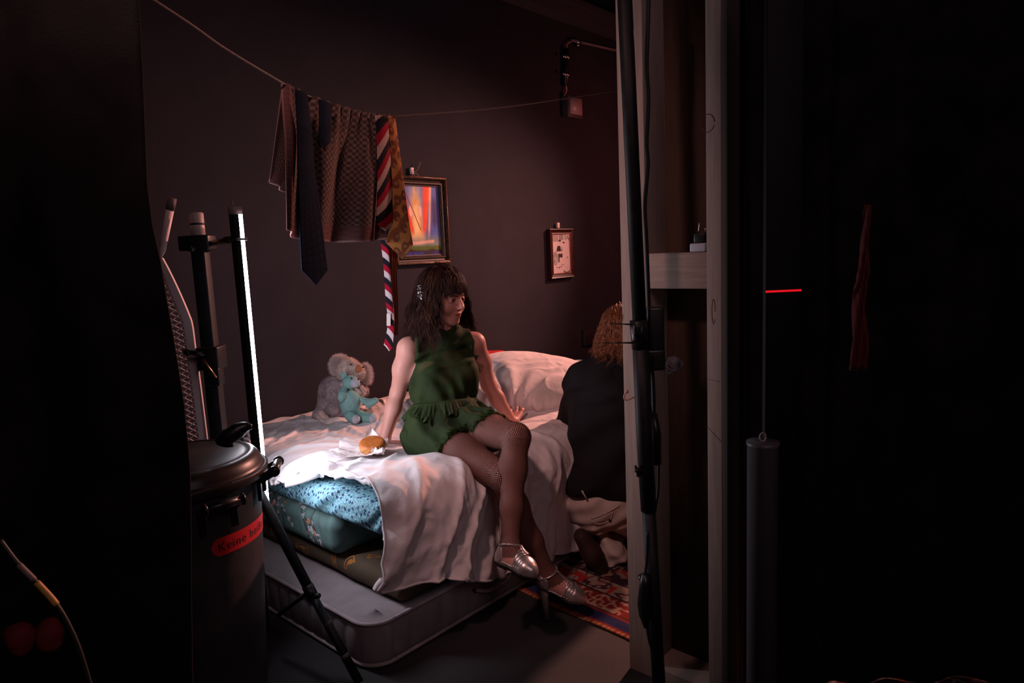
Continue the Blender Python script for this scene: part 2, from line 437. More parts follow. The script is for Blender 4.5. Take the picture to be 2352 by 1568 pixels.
def paint_img(u, v):
    P = np.stack([u * 3, v * 4, u * 0], -1); nz = vnoise(P, 3, 1) * .5 + vnoise(P, 7, 2) * .3
    c = np.tile(np.array([.13, .25, .62]), (len(u), 1))
    c = L((.035, .05, .25), c, np.clip(sstep(np.abs(u - .88), .12, .02) * sstep(np.abs(v - .62), .3, .1) + nz * .3, 0, 1))
    c = L((.45, .55, .75), c, sstep(np.abs(u - .42), .3, .05) * .8)
    c = L((.35, .45, .35), c, sstep(v, .34, .18) * .8)
    glow = sstep(np.abs(u - .40) - (1 - v) * .12, .18, .0) * sstep(v, .12, .35) * sstep(v, 1.1, .75)
    c = L((.95, .72, .32), c, glow * .9)
    c = L((.85, .72, .45), c, sstep(np.abs(u - .38), .04, .01) * sstep(v, .6, .8) * .8)
    for s, x0, x1 in ((-1, .30, .02), (1, .58, .70)):
        cx = x0 + (x1 - x0) * np.clip((v - .30) / .7, 0, 1); wd = .05 + .07 * np.clip((v - .3) / .7, 0, 1)
        m_ = sstep(np.abs(u - cx), wd, wd * .55) * sstep(v, .26, .38)
        c = L((.95, .14 + 0, .01), c, m_); c = L((1., .42, .12), c, m_ * sstep((u - cx) * s, .0, wd.max()) * .7)
    c = L((1, .75, .6), c, sstep(((u - .80 + (1 - v) * .14) ** 2) ** .5, .045, .01) * sstep(v, .15, .4) * .8)
    fig = sstep(np.abs(u - .40), .055 + (1 - v) * .06, .02) * sstep(v, .2, .35) * sstep(v, .76, .70)
    c = L((1., .86, .50), c, fig * .95); c = L((.80, .34, .08), c, sstep(np.abs(np.abs(u - .40) - (.075 + (1 - v) * .07)), .014, .004) * sstep(v, .2, .35) * sstep(v, .76, .70) * .7)
    hd = sstep(np.hypot((u - .40) / .05, (v - .765) / .045), 1.1, .8); c = L((.95, .60, .22), c, hd)
    for sx in (.27, .50): c = L((.98, .75, .62), c, sstep(np.hypot((u - sx) / .045, (v - .64) / .09), 1.1, .7))
    t_ = np.clip((.88 - v) / .52, 0, 1); c = L((.42, .01, .02), c, sstep(np.abs(u - (.18 + .32 * t_)), .016, .006) * (v > .36) * (v < .9))
    c = L((.80, .62, .50), c, sstep(np.abs(v - .155 - .05 * u), .03, .015) * sstep(u, .1, .2) * sstep(u, .85, .8))
    c = L((.16, .26, .04), c, sstep(v, .15 + .0 * u, .11)); c = L((.05, .03, .06), c, sstep(v + nz * .03, .09, .06)); c = L((.05, .10, .45), c, sstep(v, .05, .03) * sstep(np.abs(nz), .05, .2))
    return np.clip(c * (1 + nz[:, None] * .18), 0, 1) ** 1.45
M_gilt = mat('dark_gilt_frame', (.03, .02, .015), .5, build=noise_mix(40., (.010, .007, .006), (.050, .026, .014)), spec=.3)
M_gilt2 = mat('worn_gold_edge', (.28, .12, .05), .4, build=noise_mix(60., (.12, .045, .02), (.42, .18, .07)))
pt = framed('painting', 'framed painting of a glowing winged figure between orange wings, behind the hanging ties', 'painting',
       1.345, 1.765, 1.345, 1.862, .05, [(0, .0), (0, .022), (.004, .026), (.010, .024), (.014, .014), (.026, .010), (.030, .018), (.038, .018), (.044, .010), (.046, .008)], M_gilt, mat('dark_inner_lip', (.05, .03, .025), .6), paint_img, (150, 180))
pt.children[-1].data.materials.append(M_print)
for ch in pt.children:
    if ch.name.startswith('picture'): ch.data.materials.clear(); ch.data.materials.append(M_print)
e = .004   # gold outer bead of the painting frame
mb = MB()
for (p, q) in (((1.345, 1.345), (1.765, 1.345)), ((1.765, 1.345), (1.765, 1.862)), ((1.765, 1.862), (1.345, 1.862)), ((1.345, 1.862), (1.345, 1.345))):
    mb.tube([B(p[0], WB - .024, p[1]), B(q[0], WB - .024, q[1])], .0028, 6)
mb.build('gilt_bead', M_gilt2, pt)
# hook and string
M_hook = mat('white_hook', (.75, .6, .58), .5)
hk = thing('wall_hook', 'white plastic wall hook with a knotted string above the painting', 'hook', wallp(945, 400))
c = toab(wallp(944, 392)); mb = slab(c[0] - .012, c[0] + .012, WB - .014, WB - .0005, c[2] - .022, c[2] + .018, bev=.003); mb.build('hook_body', M_hook, hk)
MB().tube([B(c[0] - .005, WB - .016, c[2] - .02), B(c[0] - .006, WB - .020, 1.862)], .0014, 6).tube([B(c[0] + .008, WB - .016, c[2] - .02), B(c[0] + .010, WB - .020, 1.862)], .0014, 6)\
  .tube(spline([B(c[0], WB - .018, c[2] - .012), B(c[0] + .03, WB - .025, c[2] + .005), B(c[0] + .06, WB - .02, c[2] + .05)], 8), .0016, 6)\
  .tube(spline([B(c[0], WB - .018, c[2] - .012), B(c[0] + .03, WB - .022, c[2] - .022), B(c[0] + .055, WB - .02, c[2] - .045)], 8), .0016, 6).build('string', mat('string', (.30, .2, .16), .8), hk)
def photo_img(u, v):
    P = np.stack([u * 4, v * 6, u * 0], -1); nz = vnoise(P, 6, 3)
    g = .72 + 0 * u
    def m(shape, val, g): return g * (1 - shape) + val * shape
    g = m(sstep(v, .80, .82) * sstep(u, .36, .33), .38, g); g = m(sstep(v, .84, .86) * sstep(np.abs(u - .5), .13, .12), .32, g); g = m(sstep(v, .84, .86) * sstep(np.abs(u - .74), .08, .07), .45, g)
    g = m(sstep(np.hypot((u - .43) / .07, (v - .80) / .045), 1.1, .9), .62, g)
    g = m(sstep(np.hypot((u - .42) / .075, (v - .835) / .025), 1.1, .9), .03, g)
    g = m(((u > .22 + (v - .72).clip(-1, 0) * 0) & (u < .55) & (v < .70) & (v > .56) & (u > .22 + (v - .6) * .6)).astype(float), .03, g)
    g = m(((np.abs(u - .49) < (v - .54) * .28)) & (v > .54) & (v < .70), .78, g)
    g = m(((u > .30) & (u < .56) & (v < .50) & (v > .40) & (v > .32 + (u - .3) * .3)), .05, g)
    g = m(((u > .30) & (u < .38) & (v < .42) & (v > .28)), .08, g)
    g = m(sstep(np.hypot((u - .66) / .055, (v - .755) / .035), 1.1, .9), .74, g); g = m(sstep(np.hypot((u - .64) / .07, (v - .782) / .02), 1.1, .9), .03, g)
    for (x, y, r_) in ((.90, .94, .05), (.93, .88, .05), (.84, .90, .035), (.95, .84, .03)): g = m(sstep(np.hypot((u - x) / r_, (v - y) / (r_ * .45)), 1.1, .8), .1, g)
    tex = sstep(np.hypot((u - .14) / .15, (v - .38) / .19), 1.05, .9); g = m(tex, .42 + .3 * nz, g)
    g = m(sstep(np.abs(u - .95 + (v - .7) * .2), .02, .0) * (v > .5) * (v < .8), .25, g)
    for (x, y, a_, b_) in ((.22, .15, .06, .012), (.35, .14, .05, .02), (.46, .165, .05, .015), (.58, .21, .05, .01), (.85, .13, .02, .01), (.5, .22, .03, .01)): g = m(sstep(np.hypot((u - x) / a_, (v - y) / b_), 1.1, .7), .08, g)
    g = m(sstep(np.hypot((u - .78) / .19, (v - .04) / .05), 1.05, .95) * (np.hypot((u - .78) / .15, (v - .07) / .05) > 1), .1, g); g = m(sstep(np.hypot((u - .84) / .05, (v - .395) / .012), 1.1, .8) , .05, g)
    g = g * (1 + .05 * nz)
    return np.stack([g, g * .93, g * .9], -1)
M_mahog = mat('mahogany_frame', (.035, .008, .007), .4, build=noise_mix(30., (.022, .006, .005), (.05, .010, .008)), spec=.3)
pf = framed('photo_frame', 'small dark red frame with a black and white wedding photograph on the bare wall', 'photo frame',
       2.79, 3.085, 1.172, 1.545, .05, [(0, .0), (0, .028), (.004, .030), (.012, .026), (.030, .020), (.034, .022)], M_mahog, mat('copper_lip', (.20, .05, .02), .45), photo_img, (90, 150))
for ch in pf.children:
    if ch.name.startswith('picture'): ch.data.materials.clear(); ch.data.materials.append(M_print)
h2 = slab(2.895, 2.925, WB - .02, WB - .0005, 1.55, 1.592, bev=.004).build('wall_hook', M_hook)
tag(h2, 'white plastic wall hook on top of the small red frame', 'hook')
sk_ = slab(3.19, 3.8, WB - .03, WB - .0005, .61, .735, bev=.004).build('wall_duct', mat('black_duct', (.012, .009, .010), .6)); tag(sk_, 'flat black box on the wall behind the crouching person\'s head', 'box')
# lamp box with conduit
bx_ = thing('wall_box', 'small grey electrical box on the upper back wall with a pale front', 'electrical box', B(3.115, WB, 2.38))
slab(3.02, 3.21, WB - .06, WB - .0005, 2.375, 2.535, bev=.006).build('box_body', mat('dark_grey_plastic', (.05, .035, .038), .5), bx_)
slab(3.045, 3.195, WB - .064, WB - .0603, 2.400, 2.520).build('front_plate', mat('frosted_cover', (.36, .30, .31), .35), bx_)
cd = thing('cable_conduit', 'thin conduit running up and right above the wall box with shiny clamps', 'conduit', B(3.08, WB, 2.54))
def WP(px, py, off=.03): return onb(px, py, WB - off)
for s_ in ([(1296, 220), (1301, 208), (1300, 196)], [(1301, 112), (1303, 101), (1311, 95)]): MB().tube(spline([WP(*q_) for q_ in s_], 8), .006, 8).build('pale_cable', bpy.data.materials.get('pale_cable') or mat('pale_cable', (.45, .25, .17), .5), cd)
MB().tube([WP(1300, 197), WP(1300, 112)], .021, 12).build('black_sleeve', M_blackplastic, cd)
M_chrome = mat('shiny_steel', (.75, .68, .68), .22, 1.)
for py in (131, 171):
    mb = MB().tube([WP(1300, py - 4), WP(1300, py + 4)], .026, 14); p = WP(1300, py, .05)
    mb.box(p + UV_U * .03, (.016, .02, .016), AXB).box(p - UV_U * .03, (.016, .02, .016), AXB); mb.build('clamp', M_chrome, cd)
pA, pB_ = WP(1312, 92, .03), WP(1430, 119, .03)
MB().tube([pA, pB_ + (pB_ - pA) * 1.5], .011, 10).build('conduit_tube', mat('grey_conduit', (.16, .11, .11), .45), cd)
MB().tube([WP(1325, 96, .03), WP(1330, 97, .03)], .018, 12).box(WP(1327, 104, .03), (.02, .03, .02), AXB).build('coupling', M_chrome, cd)

# ------------------------------------------------ bed stack
M_tick = fabric('grey_mattress_ticking', (.30, .26, .27), bump=.5, sc_=300.)
M_pipe = fabric('pale_piping', (.42, .34, .35), bump=.2)
def rrect(a0, a1, b0, b1, r, n):
    """perimeter points of a rounded rectangle with outward normals, arc length"""
    L1, L2 = a1 - a0 - 2 * r, b1 - b0 - 2 * r; arc = math.pi * r / 2; tot = 2 * (L1 + L2) + 4 * arc
    out = []
    for s in np.linspace(0, tot, n, endpoint=False):
        s0 = s
        for seg, (ln, o_, d_, cc, th) in enumerate([
            (L1, (a0 + r, b0), (1, 0), None, 0), (arc, None, None, (a1 - r, b0 + r), -90), (L2, (a1, b0 + r), (0, 1), None, 0), (arc, None, None, (a1 - r, b1 - r), 0),
            (L1, (a1 - r, b1), (-1, 0), None, 0), (arc, None, None, (a0 + r, b1 - r), 90), (L2, (a0, b1 - r), (0, -1), None, 0), (arc, None, None, (a0 + r, b0 + r), 180)]):
            if s <= ln or seg == 7:
                if cc is None:
                    nn = (d_[1], -d_[0]); out.append((o_[0] + d_[0] * s, o_[1] + d_[1] * s, nn[0], nn[1], s0))
                else:
                    t = math.radians(th + 90 * s / arc); out.append((cc[0] + r * math.cos(t), cc[1] + r * math.sin(t), math.cos(t), math.sin(t), s0))
                break
            s -= ln
    return out
def mattress(name, label, a0, a1, b0, b1, z0, z1, M_, M_pi, rib=.075, pipe=.008, puff=.010, r=.09):
    t = thing(name, label, 'mattress', B((a0 + a1) / 2, (b0 + b1) / 2, z0))
    per = rrect(a0, a1, b0, b1, r, 700); H_ = 9; G = []
    for (a, b, na, nb, s) in per:
        q = abs(math.sin(math.pi * s / rib)) ** .35 if rib else 1.
        col = []
        for k in range(H_):
            f = k / (H_ - 1); o = puff * (math.sin(math.pi * f) ** .6 * q if 0 < f < 1 else 0)
            col.append(B(a + na * o, b + nb * o, z0 + pipe + (z1 - z0 - 2 * pipe) * f))
        for ins, dz in ((.02, .004), (.06, .006), (.16, .004), (.4, .002)):
            col.append(B(a - na * ins + (a0 + a1 - 2 * a) * 0, b - nb * ins, z1 - pipe + dz))
        G.append(col)
    cover = MB().grid(np.array(G), closed_u=True)
    k = len(cover.v); cols = len(G[0])
    cover.f.append(tuple(i * cols + cols - 1 for i in range(len(G))))
    cover.f.append(tuple(i * cols for i in range(len(G) - 1, -1, -1)))
    cover.mi += [0, 0]
    cover.build('cover', M_, t)
    for zz in (z0 + pipe, z1 - pipe):
        pts = [B(a + na * .001, b + nb * .001, zz) for (a, b, na, nb, s) in per]; pts.append(pts[0]); pts.append(pts[1])
        MB().tube(pts, pipe, 8, caps=False).build('piping', M_pi, t)
    return t
mt = mattress('foam_mattress', 'grey quilted foam mattress with pale piping, lowest of the bed stack on the floor', 0, 2.0, 0, 1.40, .004, .168, M_tick, M_pipe)
MB().tube(spline([B(.48, -.008, .105), B(.53, -.03, .088), B(.60, -.034, .086), B(.66, -.03, .10), B(.69, -.008, .12)], 14), .0075, 8).build('handle_cord', M_pipe, mt)
for a_ in (.48, .69): MB().tube([B(a_, -.006, .105 if a_ < .5 else .12), B(a_, -.016, .105 if a_ < .5 else .12)], .008, 8).build('eyelet', M_rubber, mt)
def printed(nt, b):
    tc = N(nt, 'ShaderNodeTexCoord'); n = N(nt, 'ShaderNodeTexNoise'); n.inputs['Scale'].default_value = 9; n.inputs['Detail'].default_value = 2; n.inputs['Distortion'].default_value = 1.5
    nt.links.new(tc.outputs['Object'], n.inputs[0])
    nt.links.new(ramp(nt, n.outputs[0], [(.30, (.015, .01, .01)), (.33, (.085, .058, .038)), (.64, (.075, .052, .034)), (.66, (.34, .13, .025)), (.70, (.30, .12, .03)), (.72, (.015, .01, .01)), (.74, (.085, .058, .04))]), b.inputs['Base Color'])
M_brown = mat('brown_printed_cover', (.16, .11, .07), .85, build=printed, spec=.2)
def soft_box(name, a0, a1, b0, b1, z0, z1, r, M_, amp, fn=None, h=.009, parent=None, seed=0, loc=None):
    cc = B((a0 + a1) / 2, (b0 + b1) / 2, (z0 + z1) / 2); hh = ((a1 - a0) / 2, (b1 - b0) / 2, (z1 - z0) / 2)
    R3 = AXB
    def f(P):
        d = s_box(P, cc, hh, R3, r)
        Q = (P - P0.astype(np.float32)) @ AXB.T.astype(np.float32)
        return d - (fn(Q) if fn else amp * vnoise(Q, 9, seed))
    e_ = np.array([abs(UV_U[i]) * hh[0] + abs(UV_N[i]) * hh[1] + (hh[2] if i == 2 else 0) + .06 for i in range(3)])
    return sdf_obj(name, f, cc - e_, cc + e_, h, M_, parent, loc=loc if loc is not None else (B((a0 + a1) / 2, (b0 + b1) / 2, z0) if parent is None else None))
def w2(Q): return .005 * vnoise(Q, 7, 5) + .003 * np.abs(vnoise(Q * np.array([1, 1, 2.], np.float32), 16, 6))
tag(soft_box('futon', .15, 1.97, .012, 1.40, .178, .262, .035, M_brown, .0, w2, .010), 'thin brown printed futon with an orange patch at its corner, on the grey foam mattress', 'mattress')
# green cushion mattress with blossom print
def blossom(nt, b):
    tc = N(nt, 'ShaderNodeTexCoord')
    n = N(nt, 'ShaderNodeTexNoise'); n.inputs['Scale'].default_value = 14; nt.links.new(tc.outputs['Object'], n.inputs[0])
    base = ramp(nt, n.outputs[0], [(.3, (.075, .135, .13)), (.7, (.10, .175, .165))])
    a = N(nt, 'ShaderNodeVertexColor', layer_name='Col')
    mx = N(nt, 'ShaderNodeMix', data_type='RGBA'); nt.links.new(a.outputs[1], mx.inputs[0]); nt.links.new(base, mx.inputs[6]); nt.links.new(a.outputs[0], mx.inputs[7])
    nt.links.new(mx.outputs[2], b.inputs['Base Color'])
    n2 = N(nt, 'ShaderNodeTexNoise'); n2.inputs['Scale'].default_value = 350; nt.links.new(tc.outputs['Object'], n2.inputs[0])
    bp = N(nt, 'ShaderNodeBump'); bp.inputs['Strength'].default_value = .3; bp.inputs['Distance'].default_value = .001; nt.links.new(n2.outputs[0], bp.inputs['Height']); nt.links.new(bp.outputs[0], b.inputs['Normal'])
M_green = mat('green_blossom_cover', (.1, .2, .17), .8, build=blossom, spec=.25)
def w3(Q):   # creases near the front corner
    a, b, z = Q[..., 0], Q[..., 1], Q[..., 2]
    s = np.exp(-((b - .45) / .14) ** 2)
    return .004 * vnoise(Q, 6, 9) + s * .007 * np.sin((b + (z - .33) * .35 * np.sin(b * 9)) * 120) * sstep(z, .26, .36) * .6 + .006 * np.sin(a * 30 + z * 40) * s * .4
gm = soft_box('blossom_cushion', .115, 1.95, .35, 1.41, .265, .425, .055, M_green, 0, w3, .0038)
tag(gm, 'long green cushion printed with blossom branches, between the brown futon and blue quilt', 'cushion')
vv_ = np.zeros(len(gm.data.vertices) * 3); gm.data.vertices.foreach_get('co', vv_); vv_ = toab(vv_.reshape(-1, 3) + WORG[gm.name])
add_s = vv_[:, 1]; hz = vv_[:, 2] + (vv_[:, 0] - .115).clip(0, .2)     # unrolled height over the rounded foot end
# branches and petals as printed colour
def seg_d(x, y, x0, y0, x1, y1):
    dx, dy = x1 - x0, y1 - y0; t = np.clip(((x - x0) * dx + (y - y0) * dy) / (dx * dx + dy * dy), 0, 1); return np.hypot(x - x0 - t * dx, y - y0 - t * dy)
col = np.zeros((len(vv_), 3)); al = np.zeros(len(vv_))
rg = np.random.default_rng(4)
branches = []
for s0, lean in ((1.10, -.02), (.99, .02), (.90, -.02), (.83, .01), (.74, .02), (.64, -.02), (.52, .01)):
    p = [(s0, .50)]; 
    for k in range(6): p.append((p[-1][0] - .008 + lean * rg.uniform(.0, 1.), p[-1][1] - rg.uniform(.028, .042)))
    branches.append(p)
    j = rg.integers(1, 4); q = [p[j]]
    for k in range(4): q.append((q[-1][0] - rg.uniform(.012, .03), q[-1][1] - rg.uniform(.008, .026)))
    branches.append(q)
on_end = vv_[:, 0] < .22
for p in branches:
    for (x0, y0), (x1, y1) in zip(p[:-1], p[1:]):
        d = seg_d(add_s, hz, x0, y0, x1, y1); k = (d < .0027) & on_end; col[k] = (.03, .022, .03); al[k] = 1
for p in branches:
    for (x0, y0) in p[1:]:
        if rg.random() < .7:
            cx, cy = x0 + rg.uniform(-.015, .015), y0 + rg.uniform(-.01, .01); pk = rg.random() < .22; R_ = rg.uniform(.0042, .0062)
            for k5 in range(5):
                if rg.random() < .2: continue
                t5 = k5 * 1.257 + rg.random(); d = np.hypot(add_s - cx - R_ * 1.5 * math.cos(t5), hz - cy - R_ * 1.4 * math.sin(t5))
                k = (d < R_) & on_end; col[k] = (.52, .20, .10) if pk else (.50, .45, .50); al[k] = 1
at = gm.data.color_attributes.new('Col', 'FLOAT_COLOR', 'POINT'); at.data.foreach_set('color', np.concatenate([col, al[:, None]], 1).astype(np.float32).ravel())
# blue quilt / mattress with dashes and navy dots
def bluep(nt, b):
    tc = N(nt, 'ShaderNodeTexCoord'); rot = N(nt, 'ShaderNodeMapping'); rot.inputs['Rotation'].default_value = (0, 0, -_A)
    nt.links.new(tc.outputs['Object'], rot.inputs[0])
    sp = N(nt, 'ShaderNodeSeparateXYZ'); nt.links.new(rot.outputs[0], sp.inputs[0])
    y = math_(nt, 'ADD', sp.outputs[1], 0.0); z = math_(nt, 'ADD', sp.outputs[2], math_(nt, 'MULTIPLY', sp.outputs[0], 1.0))
    cb = N(nt, 'ShaderNodeCombineXYZ'); nt.links.new(y, cb.inputs[0]); nt.links.new(z, cb.inputs[1])
    def cells(scl, sx, sy, rz, lo, hi):
        mp = N(nt, 'ShaderNodeMapping'); mp.inputs['Scale'].default_value = (sx, sy, 1); mp.inputs['Rotation'].default_value = (0, 0, rz); nt.links.new(cb.outputs[0], mp.inputs[0])
        v = N(nt, 'ShaderNodeTexVoronoi', voronoi_dimensions='2D'); v.inputs['Scale'].default_value = scl; v.inputs['Randomness'].default_value = .75; nt.links.new(mp.outputs[0], v.inputs[0])
        return ramp(nt, v.outputs['Distance'], [(lo, (1, 1, 1)), (hi, (0, 0, 0))])
    dash = cells(55, 2.2, 1.05, .35, .20, .30); dots = cells(30, 1.3, 1.0, .0, .18, .24)
    n = N(nt, 'ShaderNodeTexNoise'); n.inputs['Scale'].default_value = 7; nt.links.new(tc.outputs['Object'], n.inputs[0])
    base = ramp(nt, n.outputs[0], [(.3, (.085, .225, .29)), (.7, (.12, .29, .36))])
    m1 = N(nt, 'ShaderNodeMix', data_type='RGBA'); nt.links.new(dash, m1.inputs[0]); nt.links.new(base, m1.inputs[6]); m1.inputs[7].default_value = (.33, .52, .55, 1)
    m2 = N(nt, 'ShaderNodeMix', data_type='RGBA'); nt.links.new(dots, m2.inputs[0]); nt.links.new(m1.outputs[2], m2.inputs[6]); m2.inputs[7].default_value = (.02, .035, .10, 1)
    nt.links.new(m2.outputs[2], b.inputs['Base Color'])
M_blue = mat('blue_dashed_cover', (.1, .3, .38), .8, build=bluep, spec=.2)
def w4(Q):
    a, b, z = Q[..., 0], Q[..., 1], Q[..., 2]
    s = np.exp(-(np.clip(a - .10, 0, 1) / .10) ** 2) * sstep(b, 1.1, .55)
    ph = b * 34 + (z - .48) * 42 + vnoise(Q, 5, 3) * 2.2
    return s * (.0055 * np.sin(ph) + .0045 * np.sin(ph * 1.9 + 1.3 + 2 * vnoise(Q, 8, 8))) * sstep(z, .43, .46) + .003 * vnoise(Q, 10, 4)
tag(soft_box('blue_quilt', .105, 1.95, .015, 1.41, .425, .548, .05, M_blue, 0, w4, .0075), 'thick blue quilt with navy dots and pale dashes under the white duvet', 'quilt')

# ------------------------------------------------ tube light on its stand
M_alu = mat('pale_cap', (.42, .32, .30), .45)
TX, TY = -.935, 2.40
zt0, zt1 = .505, 1.565
tl = thing('tube_light', 'glowing white LED tube standing upright at the foot of the bed', 'tube light', (TX, TY, zt0))
RT = .022
dirR = unit([.80, -.60, 0])         # the diffuser faces the bed and the camera
ang0 = math.radians(14)
def arc(r, a0, a1, n): return [(r * math.cos(a0 + (a1 - a0) * i / n), r * math.sin(a0 + (a1 - a0) * i / n)) for i in range(n + 1)]
half = math.radians(56)
pts = arc(RT, ang0 - half, ang0 + half, 12); G = [[(TX + x, TY + y, z) for z in np.linspace(zt0, zt1, 3)] for x, y in pts]
def emis(nt, b): pass
M_em = mat('lit_diffuser', (.9, .9, .9), .4); _b = M_em.node_tree.nodes['Principled BSDF']
_b.inputs['Emission Color'].default_value = (.93, .88, 1.0, 1); _b.inputs['Emission Strength'].default_value = 75.0
MB().grid(G).build('diffuser', M_em, tl)
pts = arc(RT, ang0 + half, ang0 + 2 * math.pi - half, 26); G = [[(TX + x, TY + y, z) for z in np.linspace(zt0, zt1, 3)] for x, y in pts]
G.append(G[-1]); MB().grid(G).build('housing', M_blackmetal, tl)
for z in (zt0, zt1):
    MB().lathe((TX, TY, 0), [(0.001, z - .002), (RT + .001, z - .002), (RT + .001, z + .022), (RT - .002, z + .026), (.001, z + .026)], 24).build('end_cap', M_alu, tl)
MB().tube([(TX - .006, TY, zt1 + .024), (TX - .006, TY, zt1 + .045)], .004, 8).build('hanging_eye', M_alu, tl)
# stand: square column, clamps, arm
st = thing('lighting_stand', 'black stand column with two clamps beside the glowing tube', 'lighting stand', ony(520, 1200, 2.62) * np.array([1, 1, 0]))
SX, SY = ony(458, 560, 2.62)[0], 2.62
MB().box((SX, SY, .73), (.052, .05, 1.46), bev=.004).build('column', M_blackmetal, st)
MB().lathe((SX, SY, 0), [(0.001, 1.462), (.025, 1.462), (.025, 1.53), (.0255, 1.531), (.0255, 1.537), (.025, 1.538), (.025, 1.588), (.021, 1.592), (.001, 1.592)], 24).build('top_spigot', M_alu, st)
MB().lathe((SX, SY, 0), [(.0253, 1.546), (.0262, 1.546), (.0262, 1.553), (.0253, 1.553)], 24).build('spigot_ring', M_rubber, st)
MB().box((SX - .005, SY - .005, 1.478), (.115, .075, .058), bev=.006).tube([(SX - .01, SY - .03, 1.46), (SX - .01, SY - .06, 1.46)], .014, 12).build('clamp', M_blackplastic, st)
arm = np.array([TX, TY, 1.478])
MB().tube([(SX + .05, SY - .01, 1.475), arm + [-.035, .02, 0]], .010, 10).tube([arm + [-.055, .03, 0], arm + [-.028, .015, 0]], .013, 12).tube([arm + [.03 * math.cos(t), .03 * math.sin(t), 0] for t in np.linspace(0, 2 * math.pi, 22)], .0045, 6).build('arm', mat('dark_red_clip', (.03, .012, .012), .5), st)
c2 = ony(478, 825, 2.56); MB().box((SX + .008, SY - .012, c2[2]), (.085, .085, .09), bev=.006).box((SX + .02, SY - .035, c2[2] - .07), (.06, .05, .07), bev=.006)\
    .tube([ony(430, 808, 2.56), ony(455, 812, 2.56), ony(470, 812, 2.58)], [.008, .012, .016], 10).tube([ony(424, 806, 2.56), ony(434, 812, 2.55)], .012, 8).build('clamp', M_blackplastic, st)
MB().tube([ony(467, 826, 2.50), ony(481, 845, 2.50), ony(497, 867, 2.50)], [.0045, .003, .004], 8).build('brass_pin', mat('brass', (.85, .5, .28), .3, 1.), st)
mb = MB()
for ang in (135, 185, 235): mb.tube([(SX, SY, .03), (SX + .32 * math.cos(math.radians(ang)), SY + .32 * math.sin(math.radians(ang)), .03)], .016, 8)
mb.tube([(SX, SY, .012), (SX, SY, .05)], .05, 16); mb.build('foot', M_blackmetal, st)
# tripod in front of the bed foot
tp = thing('tripod', 'black tripod with long legs standing between the dustbin and the bed corner', 'tripod', (-.86, 2.19, 0))
apex = ony(588, 1118, 2.27); ftp = onz(826, 1568, .012)
leg = [apex, ony(640, 1235, 2.245), ony(715, 1362, 2.2), ftp]
d1 = unit(leg[2] - leg[0])
MB().tube([leg[0], leg[2]], .0175, 12).build('leg', M_blackmetal, tp)
MB().tube([leg[2] - d1 * .03, leg[2] + d1 * .02], .020, 12).tube([leg[2] + [0.02, -.02, 0.0], leg[2] + [.035, -.028, .004]], .009, 8).build('leg_joint', M_blackplastic, tp)
mid = leg[2] + (ftp - leg[2]) * .42
MB().tube([leg[2], ftp], .0145, 12).build('leg', M_blackmetal, tp)
for f_ in (.05, .36, .72):
    q = leg[2] + (ftp - leg[2]) * f_; MB().tube([q - d1 * .012, q + d1 * .012], .0152, 12).build('leg_band', mat('worn_brown_band', (.05, .03, .024), .6), tp)
MB().tube([leg[2] - d1 * .01, ony(640, 1412, 2.28), ], .008, 8).build('brace', M_blackmetal, tp)
px_ = ony(640, 1412, 2.28); top_ = apex + np.array([-.012, .0, .02])
MB().tube([(top_[0], top_[1], .10), (top_[0], top_[1], top_[2] + .08)], .0135, 12).build('centre_pole', M_blackmetal, tp)
for dx_, dy_ in ((-.42, .14), (-.30, .34)):
    MB().tube([top_, (top_[0] + dx_, top_[1] + dy_, .012)], .0145, 10).build('leg', M_blackmetal, tp)
MB().tube([top_ + [0, 0, -.03], top_ + [0, 0, .03]], .026, 14).build('collar', M_blackplastic, tp)

# ------------------------------------------------ metal dustbin
BX, BY = -1.004, 2.0
M_bin = mat('dark_worn_metal', (.045, .042, .045), .42, .0, build=noise_mix(6., (.028, .026, .029), (.062, .057, .060), bump=.2, bscale=90.), spec=.5)
M_lid = mat('brown_worn_lid', (.022, .018, .018), .36, 0., build=noise_mix(5., (.010, .008, .008), (.036, .029, .027), bump=.15, dist=.002, bscale=14.), spec=.32)
bn = thing('dustbin', 'round dark dustbin with domed lid and red warning sticker, left of the bed', 'dustbin', (BX, BY, 0))
zr = .775
def rb(z): return .172 + (.213 - .172) * z / zr
MB().lathe((BX, BY, 0), [(.001, .003), (.166, .003), (.172, .012), (rb(.25), .25), (rb(.5), .5), (rb(zr - .03), zr - .03), (.219, zr - .022), (.223, zr - .008), (.219, zr), (.20, zr)], 72).build('barrel', M_bin, bn)
MB().lathe((BX, BY, 0), [(.231, zr - .020), (.235, zr - .018), (.236, zr - .012), (.236, zr + .004), (.234, zr + .007), (.228, zr + .006), (.223, zr + .009), (.220, zr + .018), (.213, zr + .034), (.203, zr + .046), (.192, zr + .052), (.184, zr + .051), (.178, zr + .049), (.170, zr + .051), (.12, zr + .060), (.05, zr + .066), (.001, zr + .067)], 72).build('lid', M_lid, bn)
lt = zr + .075
hd_ = [ony(490, 1012, 1.93), ony(513, 1002, 1.95), ony(535, 990, 1.96), ony(558, 979, 1.98), ony(578, 979, 1.99)]
hdl = spline([ony(497, 1016, 1.93), ony(514, 1008, 1.935), ony(532, 998, 1.94), ony(550, 986, 1.95), ony(565, 980, 1.955), ony(579, 980, 1.96)], 24)
MB().tube(hdl, list(np.linspace(.008, .020, 8)) + [.019] * 6 + list(np.linspace(.018, .006, 10)), 12, squash=1.25).tube([ony(518, 1020, 1.94), ony(522, 1000, 1.94)], [.026, .016], 10).build('lid_handle', M_blackplastic, bn)
